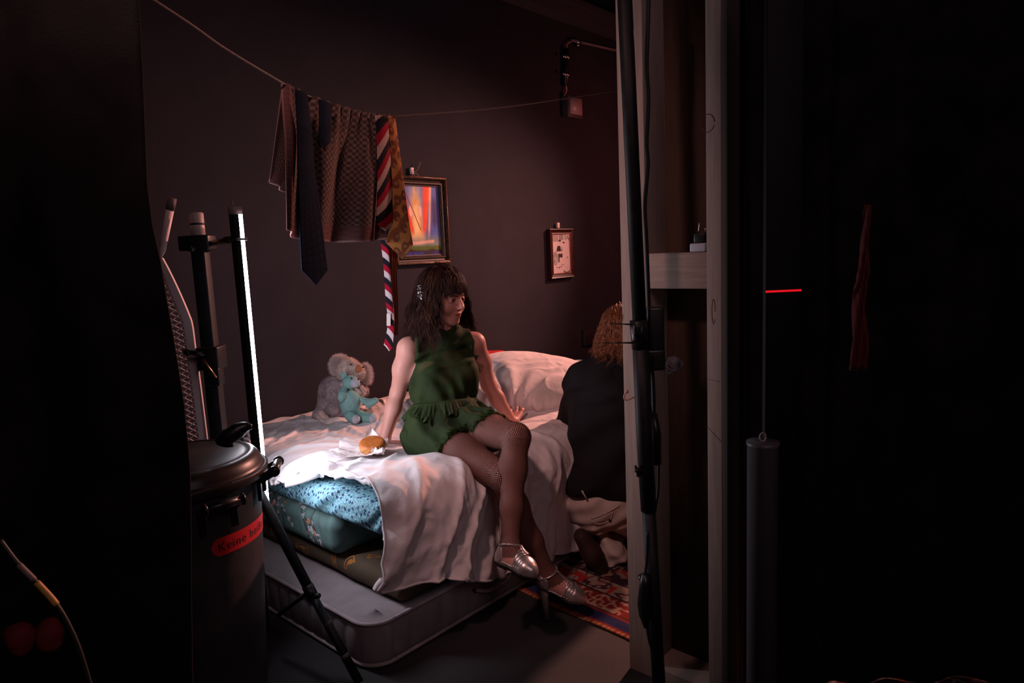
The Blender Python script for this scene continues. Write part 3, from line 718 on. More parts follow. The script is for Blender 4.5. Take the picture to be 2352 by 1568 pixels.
def bin_handle(th, name, drop=0.0):
    c_, s_ = math.cos(th), math.sin(th); R0 = np.array([c_, s_, 0]); T0 = np.array([-s_, c_, 0]); base = np.array([BX, BY, 0])
    z1 = zr - .035 - drop; g = base + R0 * .262 + np.array([0, 0, z1 + .028])
    mb = MB()
    for s in (-1, 1):
        mb.box(base + R0 * .238 + T0 * s * .045 + np.array([0, 0, z1 + .014]), (.052, .010, .026), [unit(R0 + [0, 0, .55]), T0, unit(np.cross(unit(R0 + [0, 0, .55]), T0))], bev=.004)
        mb.box(base + R0 * .214 + T0 * s * .045 + np.array([0, 0, z1 - .025]), (.012, .022, .07), [R0, T0, [0, 0, 1]], bev=.003)
    mb.tube([g - T0 * .055, g + T0 * .055], .013, 12); mb.tube([g - T0 * .056, g - T0 * .050], .017, 12); mb.tube([g + T0 * .050, g + T0 * .056], .017, 12)
    mb.build(name, M_blackplastic, bn)
bin_handle(math.radians(12), 'side_handle'); bin_handle(math.radians(-44), 'side_handle', .03); bin_handle(math.radians(190), 'side_handle')
# sticker
M_red = mat('red_sticker', (.62, .012, .018), .5)
def binpt(th, z, o=.0012): r_ = rb(z) + o; return np.array([BX + r_ * math.cos(th), BY + r_ * math.sin(th), z])
# strip runs around the barrel, tilted
sth0, sth1 = math.radians(-51.), math.radians(35)
zmid = lambda th: .598 + .0 * (th - sth0) * .2
G = []
for th in np.linspace(sth0, sth1, 60):
    s = (th - sth0) * .205; hw = .0275 * math.sqrt(max(0, 1 - ((.0275 - s) / .0275) ** 2)) if s < .0275 else .0275
    hw = max(hw, .001); G.append([binpt(th, zmid(th) - hw), binpt(th, zmid(th)), binpt(th, zmid(th) + hw)])
stk = MB().grid(G).build('red_sticker', M_red, bn)
cu = bpy.data.curves.new('sticker_text', 'FONT'); cu.body = 'Keine heiße Asche'; cu.size = .036; cu.space_character = 1.16; cu.offset = .0002
to = bpy.data.objects.new('tmp', cu); COL.objects.link(to); dg = bpy.context.evaluated_depsgraph_get(); me_ = bpy.data.meshes.new_from_object(to.evaluated_get(dg)); bpy.data.objects.remove(to)
tv = [binpt(sth0 + (v_.co.x + .017) / .205, zmid(0) - .013 + v_.co.y, .0018) for v_ in me_.vertices]
mesh_obj('sticker_text', tv, [tuple(p_.vertices) for p_ in me_.polygons], mat('sticker_print', (.035, .006, .01), .6), bn, smooth=False)

# ------------------------------------------------ folded ironing board behind the bin
M_enam = mat('white_enamel', (.80, .66, .68), .5)
ib = thing('ironing_board', 'folded ironing board with perforated white mesh underside, standing behind the dustbin', 'ironing board', ony(440, 1240, 2.62) * np.array([1, 1, 0]))
IY = 2.62
edge = [ony(372, 592, IY), ony(388, 622, IY), ony(410, 668, IY), ony(433, 722, IY), ony(441, 748, IY), ony(448, 800, IY), ony(459, 880, IY), ony(472, 985, IY)]
dn = unit(edge[-1] - edge[-2]); edge.append(edge[-1] + dn * ((.02 - edge[-1][2]) / dn[2]))
ed = spline(edge, 90); wid = np.array([-1.0, -.10, 0]); wid = unit(wid)
# frame strip (facing camera)
G = [[p, p + wid * min(.030, .012 + .08 * i / 90)] for i, p in enumerate(ed)]
G2 = [[p + np.array([0, .012, 0]), p, q, q + np.array([0, .012, 0])] for p, q in G]
MB().grid(G2).build('frame_rim', M_enam, ib, smooth=False)
def wid_at(i): return min(.33, .012 + .30 * (1 - math.exp(-i / 22.)))
far = [ed[i] + wid * wid_at(i) for i in range(90)]
MB().tube(far, .008, 8).build('frame_rim', M_enam, ib)
# expanded metal lattice
mb = MB(); rowz = .0118; npx = 60
ztop, zbot = ed[3][2], .3
arr = np.array(ed); 
def at_z(z):
    i = int(np.argmin(np.abs(arr[:, 2] - z))); return arr[i], wid_at(i)
cw = .038
for k in range(int((ztop - zbot) / rowz)):
    z = ztop - k * rowz; p, wd = at_z(z); off = (k % 2) * cw / 2; n_ = int(wd / cw) + 1
    for j in range(n_):
        x0 = .012 + j * cw + off; x1 = x0 + cw / 2; x2 = x0 + cw
        if x0 > wd: continue
        for (u0, u1, dz) in ((x0, x1, rowz), (x1, min(x2, wd), -rowz)):
            if u1 <= u0: continue
            zz0 = z if dz > 0 else z + rowz; zz1 = zz0 + dz
            a_ = np.array([p[0], p[1] + .006, zz0]) + wid * u0; b_ = np.array([p[0], p[1] + .006, zz1]) + wid * u1
            mb.tube([a_, b_], .0027, 4, caps=False)
mb.build('mesh_panel', M_enam, ib)
pc_, pe_ = ony(371, 580, 2.60), ony(396, 455, 2.60)
dl = unit(pe_ - pc_)
MB().tube([pc_ - dl * .02, pc_ + dl * .01, pe_ - dl * .045], [.004, .013, .0145], 14).build('leg_tube', M_enam, ib)
MB().tube([pe_ - dl * .045, pe_], .0158, 14).build('leg_cap', mat('grey_rubber_cap', (.12, .09, .09), .7), ib)

# ------------------------------------------------ washing line and laundry
PL, PR = ony(652, 192, 2.40), ony(902, 268, 2.90)
PE = ony(1436, 206, 3.45); PX = ony(400, 30, 1.95)
mid = [ony(700, 217, 2.50), ony(760, 240, 2.62), ony(830, 260, 2.76)]
line_pts = list(spline([PX + (PX - PL) * 1.2, PX, ony(520, 113, 2.16), PL, mid[0], mid[1], mid[2], PR], 80)) + list(spline([PR, ony(1160, 246, 3.16), PE, PE + (PE - PR) * .7], 30))[1:]
line_pts[0][2] += 0
M_rope = mat('washing_line', (.14, .09, .08), .8, build=noise_mix(300., (.09, .055, .05), (.20, .12, .10)))
tag(MB().tube(line_pts, .0032, 6).build('clothesline', M_rope, loc=PR), 'thin washing line sagging across the room above the bed', 'clothesline')
def lineat(px):   # point of the line above a pixel column of the laundry
    t = np.array([[652, 192, 2.4], [700, 217, 2.5], [760, 240, 2.62], [830, 260, 2.76], [902, 268, 2.9]])
    return np.interp(px, t[:, 0], t[:, 1]), np.interp(px, t[:, 0], t[:, 2])
def cloth_grid(left, right, n, m_, front=0.):
    """left/right: lists of (px,py,Y); returns grid (n across, m down)"""
    Lp = spline([ony(*p) for p in left], m_); Rp = spline([ony(*p) for p in right], m_)
    t = np.linspace(0, 1, n)[:, None, None]
    return Lp[None] * (1 - t) + Rp[None] * t
nrm = unit(np.cross(PR - PL, [0, 0, 1.])); nrm = nrm if nrm[1] < 0 else -nrm     # horizontal, towards the camera
def towel_cols(u, v, tint=1.):
    """brown chequered weave with a plain border at the hem"""
    cu_, cv_ = u * 46, v * 44
    chk = ((np.floor(cu_) + np.floor(cv_)) % 2)
    fine = .5 + .5 * np.sin(u * 900) * np.sin(v * 900)
    c = np.where(chk[:, None] > .5, np.array([[.27, .17, .15]]), np.array([[.10, .06, .055]]))
    plain = (v > .87) | (u < .06) | (u > .955)
    c = np.where(plain[:, None], np.array([[.22, .10, .10]]), c)
    hem = (v > .985) | (u < .012)
    c = np.where(hem[:, None], np.array([[.42, .24, .22]]), c)
    return c * (.85 + .3 * fine[:, None]) * tint * .42
M_towel = vcol_mat('brown_check_weave', .95, bump=.6, bs=500., spec=.1)
tw = thing('tea_towel', 'large brown chequered cloth draped over the washing line', 'towel', (PL + PR) / 2)
n_, m_ = 150, 170
U_, V_ = np.meshgrid(np.linspace(0, 1, n_), np.linspace(0, 1, m_), indexing='ij')
topx = 652 + (903 - 652) * np.linspace(0, 1, n_) ** 1.0
top = np.array([ony(x, *(lineat(x))) for x in topx]) + np.array([0, 0, .004])
bot_px = spline([(655, 528, 0), (676, 545, 0), (720, 552, 0), (770, 556, 0), (830, 555, 0), (897, 549, 0)], n_)
bot = np.array([ony(bp[0], bp[1], y_) for bp, y_ in zip(bot_px, np.linspace(2.37, 2.86, n_))])
G = top[:, None] * (1 - V_[..., None]) + bot[:, None] * V_[..., None]
fold = .020 * np.sin(U_ * 2 * math.pi * 2.6 + .9 + V_ * .5) * sstep(V_, 0, .5) + .006 * np.sin(U_ * 2 * math.pi * 11) * np.exp(-V_ * 5) + .012 * np.exp(-((U_ - .78 + .25 * V_) / .07) ** 2) * sstep(V_, .0, .3) - .018 * np.exp(-((U_ - .93) / .05) ** 2) * sstep(V_, 0, .3) - .02 * np.exp(-((U_ - .2 - .15 * V_) / .05) ** 2)
fold += .02 * np.exp(-((U_ - .0) / .03) ** 2) * -1
G = G + nrm * (fold + .006)[..., None]
f_ = MB().grid(G).build('front_flap', M_towel, tw); set_color(f_, towel_cols(U_.ravel(), V_.ravel())); add_mod(f_, 'SOLIDIFY', thickness=.003)
# rear flap, visible left of the front flap
bl, br = ony(627, 412, 2.44), ony(880, 470, 2.96)
bb = spline([bl, ony(640, 425, 2.45), ony(662, 438, 2.48), ony(760, 455, 2.70), br], n_)
G = top[:, None] * (1 - V_[..., None]) + bb[:, None] * V_[..., None]
G = G - nrm * (.008 + .014 * np.sin(U_ * 15) * V_ + .01 * V_)[..., None] 
f_ = MB().grid(G).build('rear_flap', M_towel, tw); set_color(f_, towel_cols(U_.ravel(), V_.ravel())); add_mod(f_, 'SOLIDIFY', thickness=.003)

def tie(name, label, pieces, colf, M_, thick=.004, parent=None):
    t = thing(name, label, 'necktie', ony(*pieces[0][1][0]))
    for (pn, Lp, Rp, tip, wav) in pieces:
        n1, m1 = 26, 150
        G = cloth_grid(Lp, Rp, n1, m1)
        if tip is not None:
            tp_ = ony(*tip); u1 = np.linspace(0, 1, n1); k = np.minimum(u1 / max(tip_f(Lp, Rp, tip), .05), (1 - u1) / max(1 - tip_f(Lp, Rp, tip), .05))
            E_ = []
            bl_, br_ = G[0, -1], G[-1, -1]
            for q in np.linspace(.04, 1, 22):
                row = []
                for i in range(n1):
                    base = G[i, -1]; tgt = base + (tp_ - (bl_ + (br_ - bl_) * tip_f(Lp, Rp, tip))) * k[i]; row.append(base + (tgt - base) * q)
                E_.append(row)
            G = np.concatenate([G, np.array(E_).transpose(1, 0, 2)], 1)
        n1, m1 = G.shape[:2]
        U1, V1 = np.meshgrid(np.linspace(0, 1, n1), np.linspace(0, 1, m1), indexing='ij')
        wv = wav * (np.sin(V1 * 5 + U1 * 1.5) * .5 + np.sin(V1 * 2.2 + .5)) + .004 * np.sin(U1 * math.pi)
        G = G + nrm * wv[..., None]
        o = MB().grid(G).build(pn, M_, t); add_mod(o, 'SOLIDIFY', thickness=thick, offset=-1)
        # metric coordinates for the pattern
        W_ = np.linalg.norm(G[-1] - G[0], axis=-1)[None]; Ls = np.concatenate([[0], np.cumsum(np.linalg.norm(np.diff(G[n1 // 2], axis=0), axis=-1))])
        X = (U1 - .5) * W_; Y = np.tile(Ls, (n1, 1))
        set_color(o, colf(X.ravel(), Y.ravel(), pn))
    return t
def tip_f(Lp, Rp, tip): return float(np.clip((tip[0] - Lp[-1][0]) / (Rp[-1][0] - Lp[-1][0]), .1, .9))
M_silk = vcol_mat('woven_silk', .9, bump=.3, bs=400., spec=.04)
def col_navy(X, Y, pn):
    s = .5 + .5 * np.sin(X * 2 * math.pi / .006); d = .5 + .5 * np.sin(Y * 2 * math.pi / .004)
    c = np.array([[.003, .006, .014]]) * (1 + 1.2 * (s * d)[:, None]); return c
def col_stripe(X, Y, pn):
    p = .120 if pn == 'blade' else .082
    t = ((Y + X * (.55 if pn == 'blade' else -1.1)) / p) % 1.0
    c = np.where(t[:, None] < .34, np.array([[.016, .014, .020]]), np.where(t[:, None] < .66, np.array([[.34, .010, .028]]), np.array([[.50, .34, .30]] if pn == 'blade' else [[.62, .52, .54]])))
    return c * (.93 + .07 * np.sin(X * 4000))[:, None] * (.7 if pn == 'blade' else .9)
def col_pais(X, Y, pn):
    c = np.tile(np.array([.30, .125, .040]), (len(X), 1)); P = np.stack([X, Y, 0 * X], -1)
    if pn == 'tail':
        s = np.sin(X * 2 * math.pi / .009 + vnoise(P, 12, 2)); return np.where(s[:, None] > .2, np.array([[.26, .07, .035]]), np.array([[.11, .035, .025]]))
    w_ = np.sin(Y * 60 + X * 75 + 1.5 * vnoise(P, 22, 7)); c = np.where((w_ > .62)[:, None], np.array([[.15, .05, .022]]), c)
    for k in range(16):
        cy = .05 + k * .036; cx = (.018 if k % 2 else -.016); dx, dy = X - cx, Y - cy; r_ = np.hypot(dx, dy * .75); th = np.arctan2(dy, dx)
        rr_ = .0155 * (1 + .35 * np.sin(th + k)); k1 = r_ < rr_; c[k1] = (.12, .042, .022)
        k2 = (np.hypot(dx - .003, dy - .003) < .0062); c[k2] = (.30, .125, .05); k3 = (np.hypot(dx - .003, dy - .003) < .003); c[k3] = (.14, .05, .05)
    return c
def Yp(pxs, y0=-.03): return [(x, y, float(lineat(min(max(x, 652), 902))[1]) + y0 - .0002 * (y - 200) * 0) for x, y in pxs]
tie('navy_necktie', 'dark navy pinstriped necktie hanging over the left part of the brown cloth', [
    ('blade', Yp([(676, 205), (679, 300), (680, 398), (686, 528), (692, 620)], -.05), Yp([(702, 216), (714, 320), (718, 380), (734, 490), (750, 620)], -.05), (722, 655, 2.49), .004),
    ('tail', Yp([(731, 228), (731, 280), (732, 322)], -.04), Yp([(758, 238), (758, 290), (757, 326)], -.04), (743, 338, 2.55), .002)], col_navy, M_silk)
tie('striped_necktie', 'red, black and cream diagonally striped necktie on the washing line', [
    ('blade', Yp([(860, 265), (863, 333), (864, 430), (863, 513)], -.03), Yp([(887, 268), (890, 313), (896, 398), (900, 512)], -.03), (883, 531, 2.83), .004),
    ('tail', [(873, 552, 2.90), (878, 600, 2.90), (880, 640, 2.90), (883, 690, 2.90), (889, 731, 2.90), (888, 757, 2.90), (882, 790, 2.90)], [(888, 552, 2.90), (891, 600, 2.90), (894, 641, 2.90), (899, 690, 2.90), (903, 731, 2.90), (904, 757, 2.90), (901, 797, 2.90)], (892, 806, 2.90), .006)], col_stripe, M_silk)
tie('paisley_necktie', 'brown and ochre paisley necktie hanging in front of the painting', [
    ('blade', Yp([(885, 267), (892, 330), (897, 420), (897, 500), (886, 556)], -.02), [(903, 270, 2.90), (912, 340, 2.90), (926, 430, 2.90), (938, 510, 2.90), (947, 562, 2.90)], (922, 596, 2.90), .006),
    ('tail', [(894, 560, 2.93), (897, 640, 2.93), (901, 700, 2.93), (902, 770, 2.93)], [(908, 575, 2.93), (910, 640, 2.93), (913, 700, 2.93), (913, 770, 2.93)], None, .004)], col_pais, M_silk)
lbl = MB().grid([[ony(888 + 9 * i - 0, y, 2.885) for y in (720, 734, 748)] for i in (0, 1)]).build('care_label', mat('white_label', (.6, .5, .46), .7), [o for o in bpy.data.objects if o.name.startswith('striped_necktie')][0])

# ------------------------------------------------ dark foreground: curtains, cable, bag
def curtain(name, label, path, z0, z1, amp, nf, seed, M_=None, edge_shift=None):
    pts = spline([(*p, 0) for p in path], 160); m1 = 40
    d_ = np.gradient(pts, axis=0); nn = np.stack([-d_[:, 1], d_[:, 0], 0 * d_[:, 0]], 1); nn /= np.linalg.norm(nn, axis=1)[:, None]
    s = np.linspace(0, 1, 160); G = []
    for i in range(160):
        w_ = amp * math.sin(s[i] * nf * 2 * math.pi + seed) + amp * .4 * math.sin(s[i] * nf * 5.1 + seed * 2)
        if edge_shift: w_ *= 1 - float(sstep(np.array([s[i]]), .82, .97)[0])
        row = []
        for k in range(m1):
            z = z0 + (z1 - z0) * k / (m1 - 1); e_ = edge_shift(s[i], z) if edge_shift else 0
            row.append(pts[i] + nn[i] * w_ * (1 - .25 * k / m1) + np.array([e_, 0, z]))
        G.append(row)
    o = MB().grid(G).build(name, M_ or M_black); add_mod(o, 'SOLIDIFY', thickness=.004)
    return tag(o, label, 'curtain')
cl_px = [(318, 0), (326, 150), (334, 350), (340, 480), (366, 590), (384, 700), (402, 800), (425, 950), (437, 1100), (441, 1568)]
CY = 1.25
cz = [ony(x, y, CY) for x, y in cl_px]; zs = np.array([p[2] for p in cz][::-1]); xs = np.array([p[0] for p in cz][::-1])
zs = np.concatenate([[0.0], zs]); xs = np.concatenate([[xs[0]], xs])
x_ref = xs[1]
curtain('black_curtain', 'heavy black curtain in the left foreground hanging beside the dustbin', [(-2.6, .9), (-1.8, 1.05), (-1.2, 1.2), (x_ref, CY)], .01, 2.6, .035, 6, 1.,
        edge_shift=lambda s, z: (float(np.interp(z, zs, xs)) - x_ref) * sstep(np.array([s]), .55, 1.)[0])
M_cab = mat('dark_cable', (.02, .018, .016), .5); M_yel = mat('yellow_tape', (.55, .28, .06), .5)
cb = thing('cable', 'thin dark cable with a yellow taped stretch in the lower left foreground', 'cable', ony(120, 1400, .95))
cp = [ony(0, 1240, .95), ony(38, 1290, .95), ony(82, 1335, .95), ony(128, 1386, .95), ony(160, 1440, .95), ony(185, 1500, .95), ony(215, 1600, .95)]
cs = spline(cp, 60); MB().tube(cs, .0035, 8).build('cable_core', M_cab, cb)
MB().tube(cs[11:20], .0042, 8).build('pale_sheath', mat('dusty_sheath', (.22, .15, .14), .6), cb); MB().tube(cs[20:31], .0046, 8).build('tape', M_yel, cb)
M_redc = mat('dark_red_cloth', (.22, .012, .012), .8, build=noise_mix(12., (.10, .005, .006), (.26, .014, .014)))
for i, (pp, lab) in enumerate((([(10, 1432), (40, 1425), (66, 1480), (72, 1500), (38, 1500)], 'small dark red cloth bundle at the lower left corner'), ([(84, 1432), (132, 1415), (136, 1440), (124, 1498), (100, 1500)], 'dark red cloth bag hanging right of the smaller red bundle'))):
    c_ = ony(sum(p[0] for p in pp) / 5, sum(p[1] for p in pp) / 5, 1.12)
    r0 = (.024, .022, .028)
    o = sdf_obj('cloth_bag', lambda P, c_=c_, i=i: s_ell(P, c_, r0) - .004 * vnoise(P, 60, i) , c_ - .06, c_ + .06, .003, M_redc, loc=None); tag(o, lab, 'bag')

# right side: black drapes, panel with glowing red reflection, rolled tube, red cloth
curtain('black_curtain', 'black drape covering the right side beyond the dark panel', [(QP(VS + .10, .05, 0)[0], QP(VS + .10, .05, 0)[1]), (1.1, 1.98), (1.9, 1.9), (3.0, 1.75)], .01, 2.9, .025, 9, .4)
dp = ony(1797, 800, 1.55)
pn_ = thing('cabinet_panel', 'narrow dark glossy panel with a thin red reflection line, right of the partition', 'panel', (dp[0], 1.55, 0))
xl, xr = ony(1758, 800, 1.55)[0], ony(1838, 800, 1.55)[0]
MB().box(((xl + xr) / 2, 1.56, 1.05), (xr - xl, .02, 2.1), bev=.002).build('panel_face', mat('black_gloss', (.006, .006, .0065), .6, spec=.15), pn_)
zl = ony(1797, 668, 1.55)[2]
M_rl = mat('red_reflection_glow', (.2, .0, .0), .5); _b = M_rl.node_tree.nodes['Principled BSDF']; _b.inputs['Emission Color'].default_value = (1, .01, .02, 1); _b.inputs['Emission Strength'].default_value = .75
MB().box(((xl + xr) / 2, 1.5485, zl), (xr - xl, .003, .0045)).build('red_reflection_line', M_rl, pn_)  # emissive strip stands for a red light reflected in the glossy face
rt_ = ony(1720, 1015, 1.5); rbm = ony(1740, 1568, 1.5)
rl = thing('rolled_tube', 'upright dark grey roll in front of the black drape on the right', 'tube', (ony(1750, 1568, 1.5)[0], 1.5, 0))
cx_ = ony(1752, 1015, 1.5)[0]; zt_ = rt_[2]
MB().lathe((cx_, 1.5, 0), [(.001, 0.002), (.034, .002), (.034, zt_ - .01), (.036, zt_ - .008), (.036, zt_), (.001, zt_)], 28).build('roll', mat('grey_vinyl_roll', (.11, .10, .11), .4), rl)
MB().tube([(cx_ + .007 * math.cos(t), 1.5, zt_ + .010 + .010 * math.sin(t)) for t in np.linspace(0, 6.28, 14)], .002, 6).build('wire_ring', M_alu, rl)
rc_ = [ony(1990, 470, 1.45), ony(1972, 620, 1.45), ony(1962, 700, 1.45), ony(1952, 850, 1.45)]
G = [[p + np.array([w_ * k / 10., .01 * math.sin(k * 1.3 + i * .3), 0]) for k in range(11)] for i, (p, w_) in enumerate(zip(spline(rc_, 40), np.linspace(.008, .034, 40)))]
o = MB().grid(G).build('red_cloth', mat('red_scarf', (.10, .006, .006), .9)); add_mod(o, 'SOLIDIFY', thickness=.003); tag(o, 'narrow dark red cloth hanging on the black drape at the right', 'cloth')

# ------------------------------------------------ foreground pole with cables
FY = 1.85
fp = thing('microphone_stand', 'tall black stand pole in front of the pine stud, carrying cables and a transmitter', 'stand', (ony(1512, 1568, FY)[0], FY, 0))
a_, b_ = ony(1433, -40, FY), ony(1488, 1180, FY); c_ = ony(1512, 1568, FY); dd = unit(c_ - b_); c3 = c_ + dd * (c_[2] / -dd[2])
a2 = a_ + unit(a_ - b_) * .35
MB().tube([a2, ony(1470, 760, FY)], .0195, 16).build('upper_tube', M_blackmetal, fp)
MB().tube([ony(1469, 742, FY), ony(1480, 1000, FY), ony(1490, 1172, FY)], .0225, 16).build('sleeve_tube', M_blackmetal, fp)
MB().tube([ony(1489, 1150, FY), c3 + [0, 0, .03]], .0195, 16).build('lower_tube', M_blackmetal, fp)
MB().tube([ony(1466, 735, FY), ony(1471, 800, FY)], .024, 16).box(ony(1462, 757, FY - .02), (.02, .03, .03), bev=.004).build('clamp', M_blackplastic, fp)
for p0, p1 in (((1400, 742), (1466, 746)), ((1385, 787), (1470, 787))):
    MB().tube([ony(*p0, FY - .01), ony((p0[0] + p1[0]) / 2, (p0[1] + p1[1]) / 2, FY - .01), ony(*p1, FY - .01)], [.0016, .002, .0035], 6).build('cable_tie', M_blackplastic, fp)
MB().box(ony(1506, 777, FY + .02), (.047, .028, .178), bev=.008).box(ony(1502, 825, FY + .02), (.06, .03, .06), bev=.008).build('transmitter', M_blackplastic, fp)
# wing nut
wn = ony(1464, 1080, FY - .01)
MB().tube([wn + [.03, 0, 0], wn], .005, 8).tube([wn, wn + [-.006, 0, .014]], [.005, .0035], 8).tube([wn, wn + [.002, 0, -.018]], [.005, .004], 8).lathe(wn, [(.001, -.007), (.008, -.004), (.008, .004), (.001, .007)], 10).build('wing_nut', M_blackmetal, fp)
MB().tube([ony(1472, 1335, FY), ony(1480, 1330, FY)], .02, 8).build('collar', M_blackplastic, fp)
MB().lathe((c3[0], c3[1], 0), [(.001, .002), (.15, .002), (.155, .008), (.15, .018), (.05, .026), (.024, .034), (.022, .07), (.001, .07)], 40).build('weighted_base', M_blackmetal, fp)
bg = ony(1545, 838, FY + .02)
V_, Q_ = surf(lambda P: np.abs(s_ell(P, bg, (.030, .012, .024)) - .007 * vnoise(P, 55, 3)) - .0012, bg - .05, bg + .05, .0022)
M_film = mat('clear_plastic_bag', (.5, .5, .55), .15, Transmission_Weight=.85, IOR=1.2); mesh_obj('plastic_bag', V_, Q_, M_film, fp)
sp_ = thing('power_cable', 'black cable running down beside the stand pole with two inline connectors', 'cable', ony(1500, 1568, FY + .06))
cpts = [(1490, -60), (1488, 60), (1485, 150), (1489, 230), (1485, 330), (1488, 380), (1481, 470), (1484, 540), (1487, 610), (1490, 700), (1492, 790), (1500, 880), (1502, 960)]
MB().tube(spline([ony(x, y, FY + .05) for x, y in cpts], 90), .0058, 8).build('upper_cable', M_rubber, sp_)
MB().tube([ony(1492, 842, FY + .03), ony(1492, 925, FY + .03), ony(1496, 950, FY + .03)], .004, 8).build('lead', M_rubber, sp_)
MB().tube([ony(1500, 950, FY + .03), ony(1507, 1000, FY + .03), ony(1507, 1065, FY + .03)], [.012, .0155, .0155], 12).build('inline_connector', M_blackplastic, sp_)
MB().tube(spline([ony(1513, 1060, FY + .03), ony(1511, 1130, FY + .03), ony(1500, 1190, FY + .02)], 14), .004, 8).build('lead', M_rubber, sp_)
MB().tube(spline([ony(1487, 1220, FY - .02), ony(1486, 1280, FY - .02), ony(1481, 1325, FY - .02)], 10), .004, 8).tube(spline([ony(1484, 1420, FY - .02), ony(1492, 1470, FY - .02), ony(1506, 1520, FY - .01), ony(1508, 1600, FY)], 16), .005, 8).build('lead', M_rubber, sp_)
MB().tube([ony(1482, 1318, FY - .02), ony(1481, 1345, FY - .02), ony(1479, 1385, FY - .02), ony(1481, 1412, FY - .02), ony(1484, 1440, FY - .02)], [.011, .0155, .0185, .017, .007], 14).build('inline_connector', M_blackplastic, sp_)
lp_ = [ony(1475, 903, FY + .03), ony(1455, 912, FY + .03), ony(1437, 918, FY + .03), ony(1434, 908, FY + .03), ony(1441, 896, FY + .03), ony(1441, 902, FY + .035)]
o = MB().tube(spline(lp_, 30), .0026, 8).build('cord', mat('cream_cord', (.6, .36, .26), .6)); tag(o, 'short cream cord looped around the stand pole', 'cord')

# ------------------------------------------------ rug
rg_ = thing('rug', 'red, navy and cream oriental rug on the floor beside the bed', 'rug', B(1.3, -.6, 0))
e0, e1 = onz(1190, 1352, .006), onz(1446, 1470, .006)     # near edge of the rug
ru = unit(e1 - e0); rv = np.array([ru[1], -ru[0], 0]); rv = rv if rv[1] > 0 else -rv
n1, m1 = 300, 180; Lr, Wr = 1.9, .95
st_ = e0 - ru * .35
sU, sV = np.meshgrid(np.linspace(0, Lr, n1), np.linspace(0, Wr, m1), indexing='ij')
wav = .006 * np.sin(sU * 9) * np.exp(-sV * 8)
G = st_ + sU[..., None] * ru + (sV + wav)[..., None] * rv + np.array([0, 0, 1.]) * (.0015 * vnoise(np.stack([sU, sV, sU * 0], -1), 30, 2))[..., None]
x, y = sU.ravel(), sV.ravel()
c = np.tile(np.array([.20, .025, .02]), (len(x), 1))
def band(lo, hi, cc): 
    k = (y >= lo) & (y < hi); c[k] = cc
band(0, .020, (.36, .16, .07)); band(.020, .030, (.18, .02, .02)); band(.030, .080, (.022, .028, .085)); band(.080, .10, (.20, .03, .025)); band(.10, .106, (.02, .015, .02)); band(.106, .20, (.20, .022, .018)); band(.20, .212, (.03, .02, .03)); band(.212, .30, (.30, .22, .17)); band(.30, .312, (.03, .02, .03)); band(.312, .95, (.035, .018, .03))
P_ = np.stack([x, y, 0 * x], -1)
fl = np.abs(vnoise(P_, 38, 5)); k = (y > .106) & (y < .20) & (fl < .16); c[k] = (.42, .27, .2)
k = (y > .212) & (y < .30) & (np.abs(vnoise(P_, 34, 8)) < .2); c[k] = (.06, .02, .03)
k = (y > .212) & (y < .30) & (vnoise(P_, 26, 9) > .35); c[k] = (.34, .03, .025)
k = (y > .312) & (vnoise(P_, 22, 10) > .25); c[k] = (.24, .03, .028); k = (y > .312) & (np.abs(vnoise(P_, 30, 11)) < .09); c[k] = (.22, .15, .11)
k = (y < .020) & (np.sin(x * 700) > .3); c[k] = (.22, .05, .03)
o = MB().grid(G).build('pile', vcol_mat('rug_pile', .95, bump=.5, bs=400., spec=.1), rg_); set_color(o, c); add_mod(o, 'SOLIDIFY', thickness=.005, offset=-1)

# ================================================================== WOMAN: joints (world coordinates)
def PT(px, py, b): return onb(px, py, b)
pelv = B(.63, .27, .675)
hipL = B(.705, .245, .665); hipR = B(.545, .285, .665)
shR, shL = PT(936, 800, .41), PT(1092, 787, .27)
elR, wrR = PT(914, 902, .50), PT(886, 1000, .485)
elL, wrL = PT(1122, 884, .32), PT(1174, 966, .27)
knL, anL = PT(1186, 1004, -.17), PT(1172, 1258, -.275)
knR, anR = PT(1157, 1098, -.16), PT(1258, 1318, -.26)
toL, toR = PT(1229, 1316, -.40), PT(1343, 1377, -.375)
neckb = (shR + shL) / 2 + np.array([.01, .0, .045]); chest = (shR + shL) / 2 + np.array([0, .015, -.115])
waist = pelv * .5 + chest * .5 + np.array([0, -.0, -.005])
legs_col = lambda P: np.minimum(np.minimum(s_cap(P, hipL, knL, .085, .06), s_cap(P, hipR, knR, .085, .06)), s_ell(P, pelv - [0, 0, .005], (.165, .13, .115)))

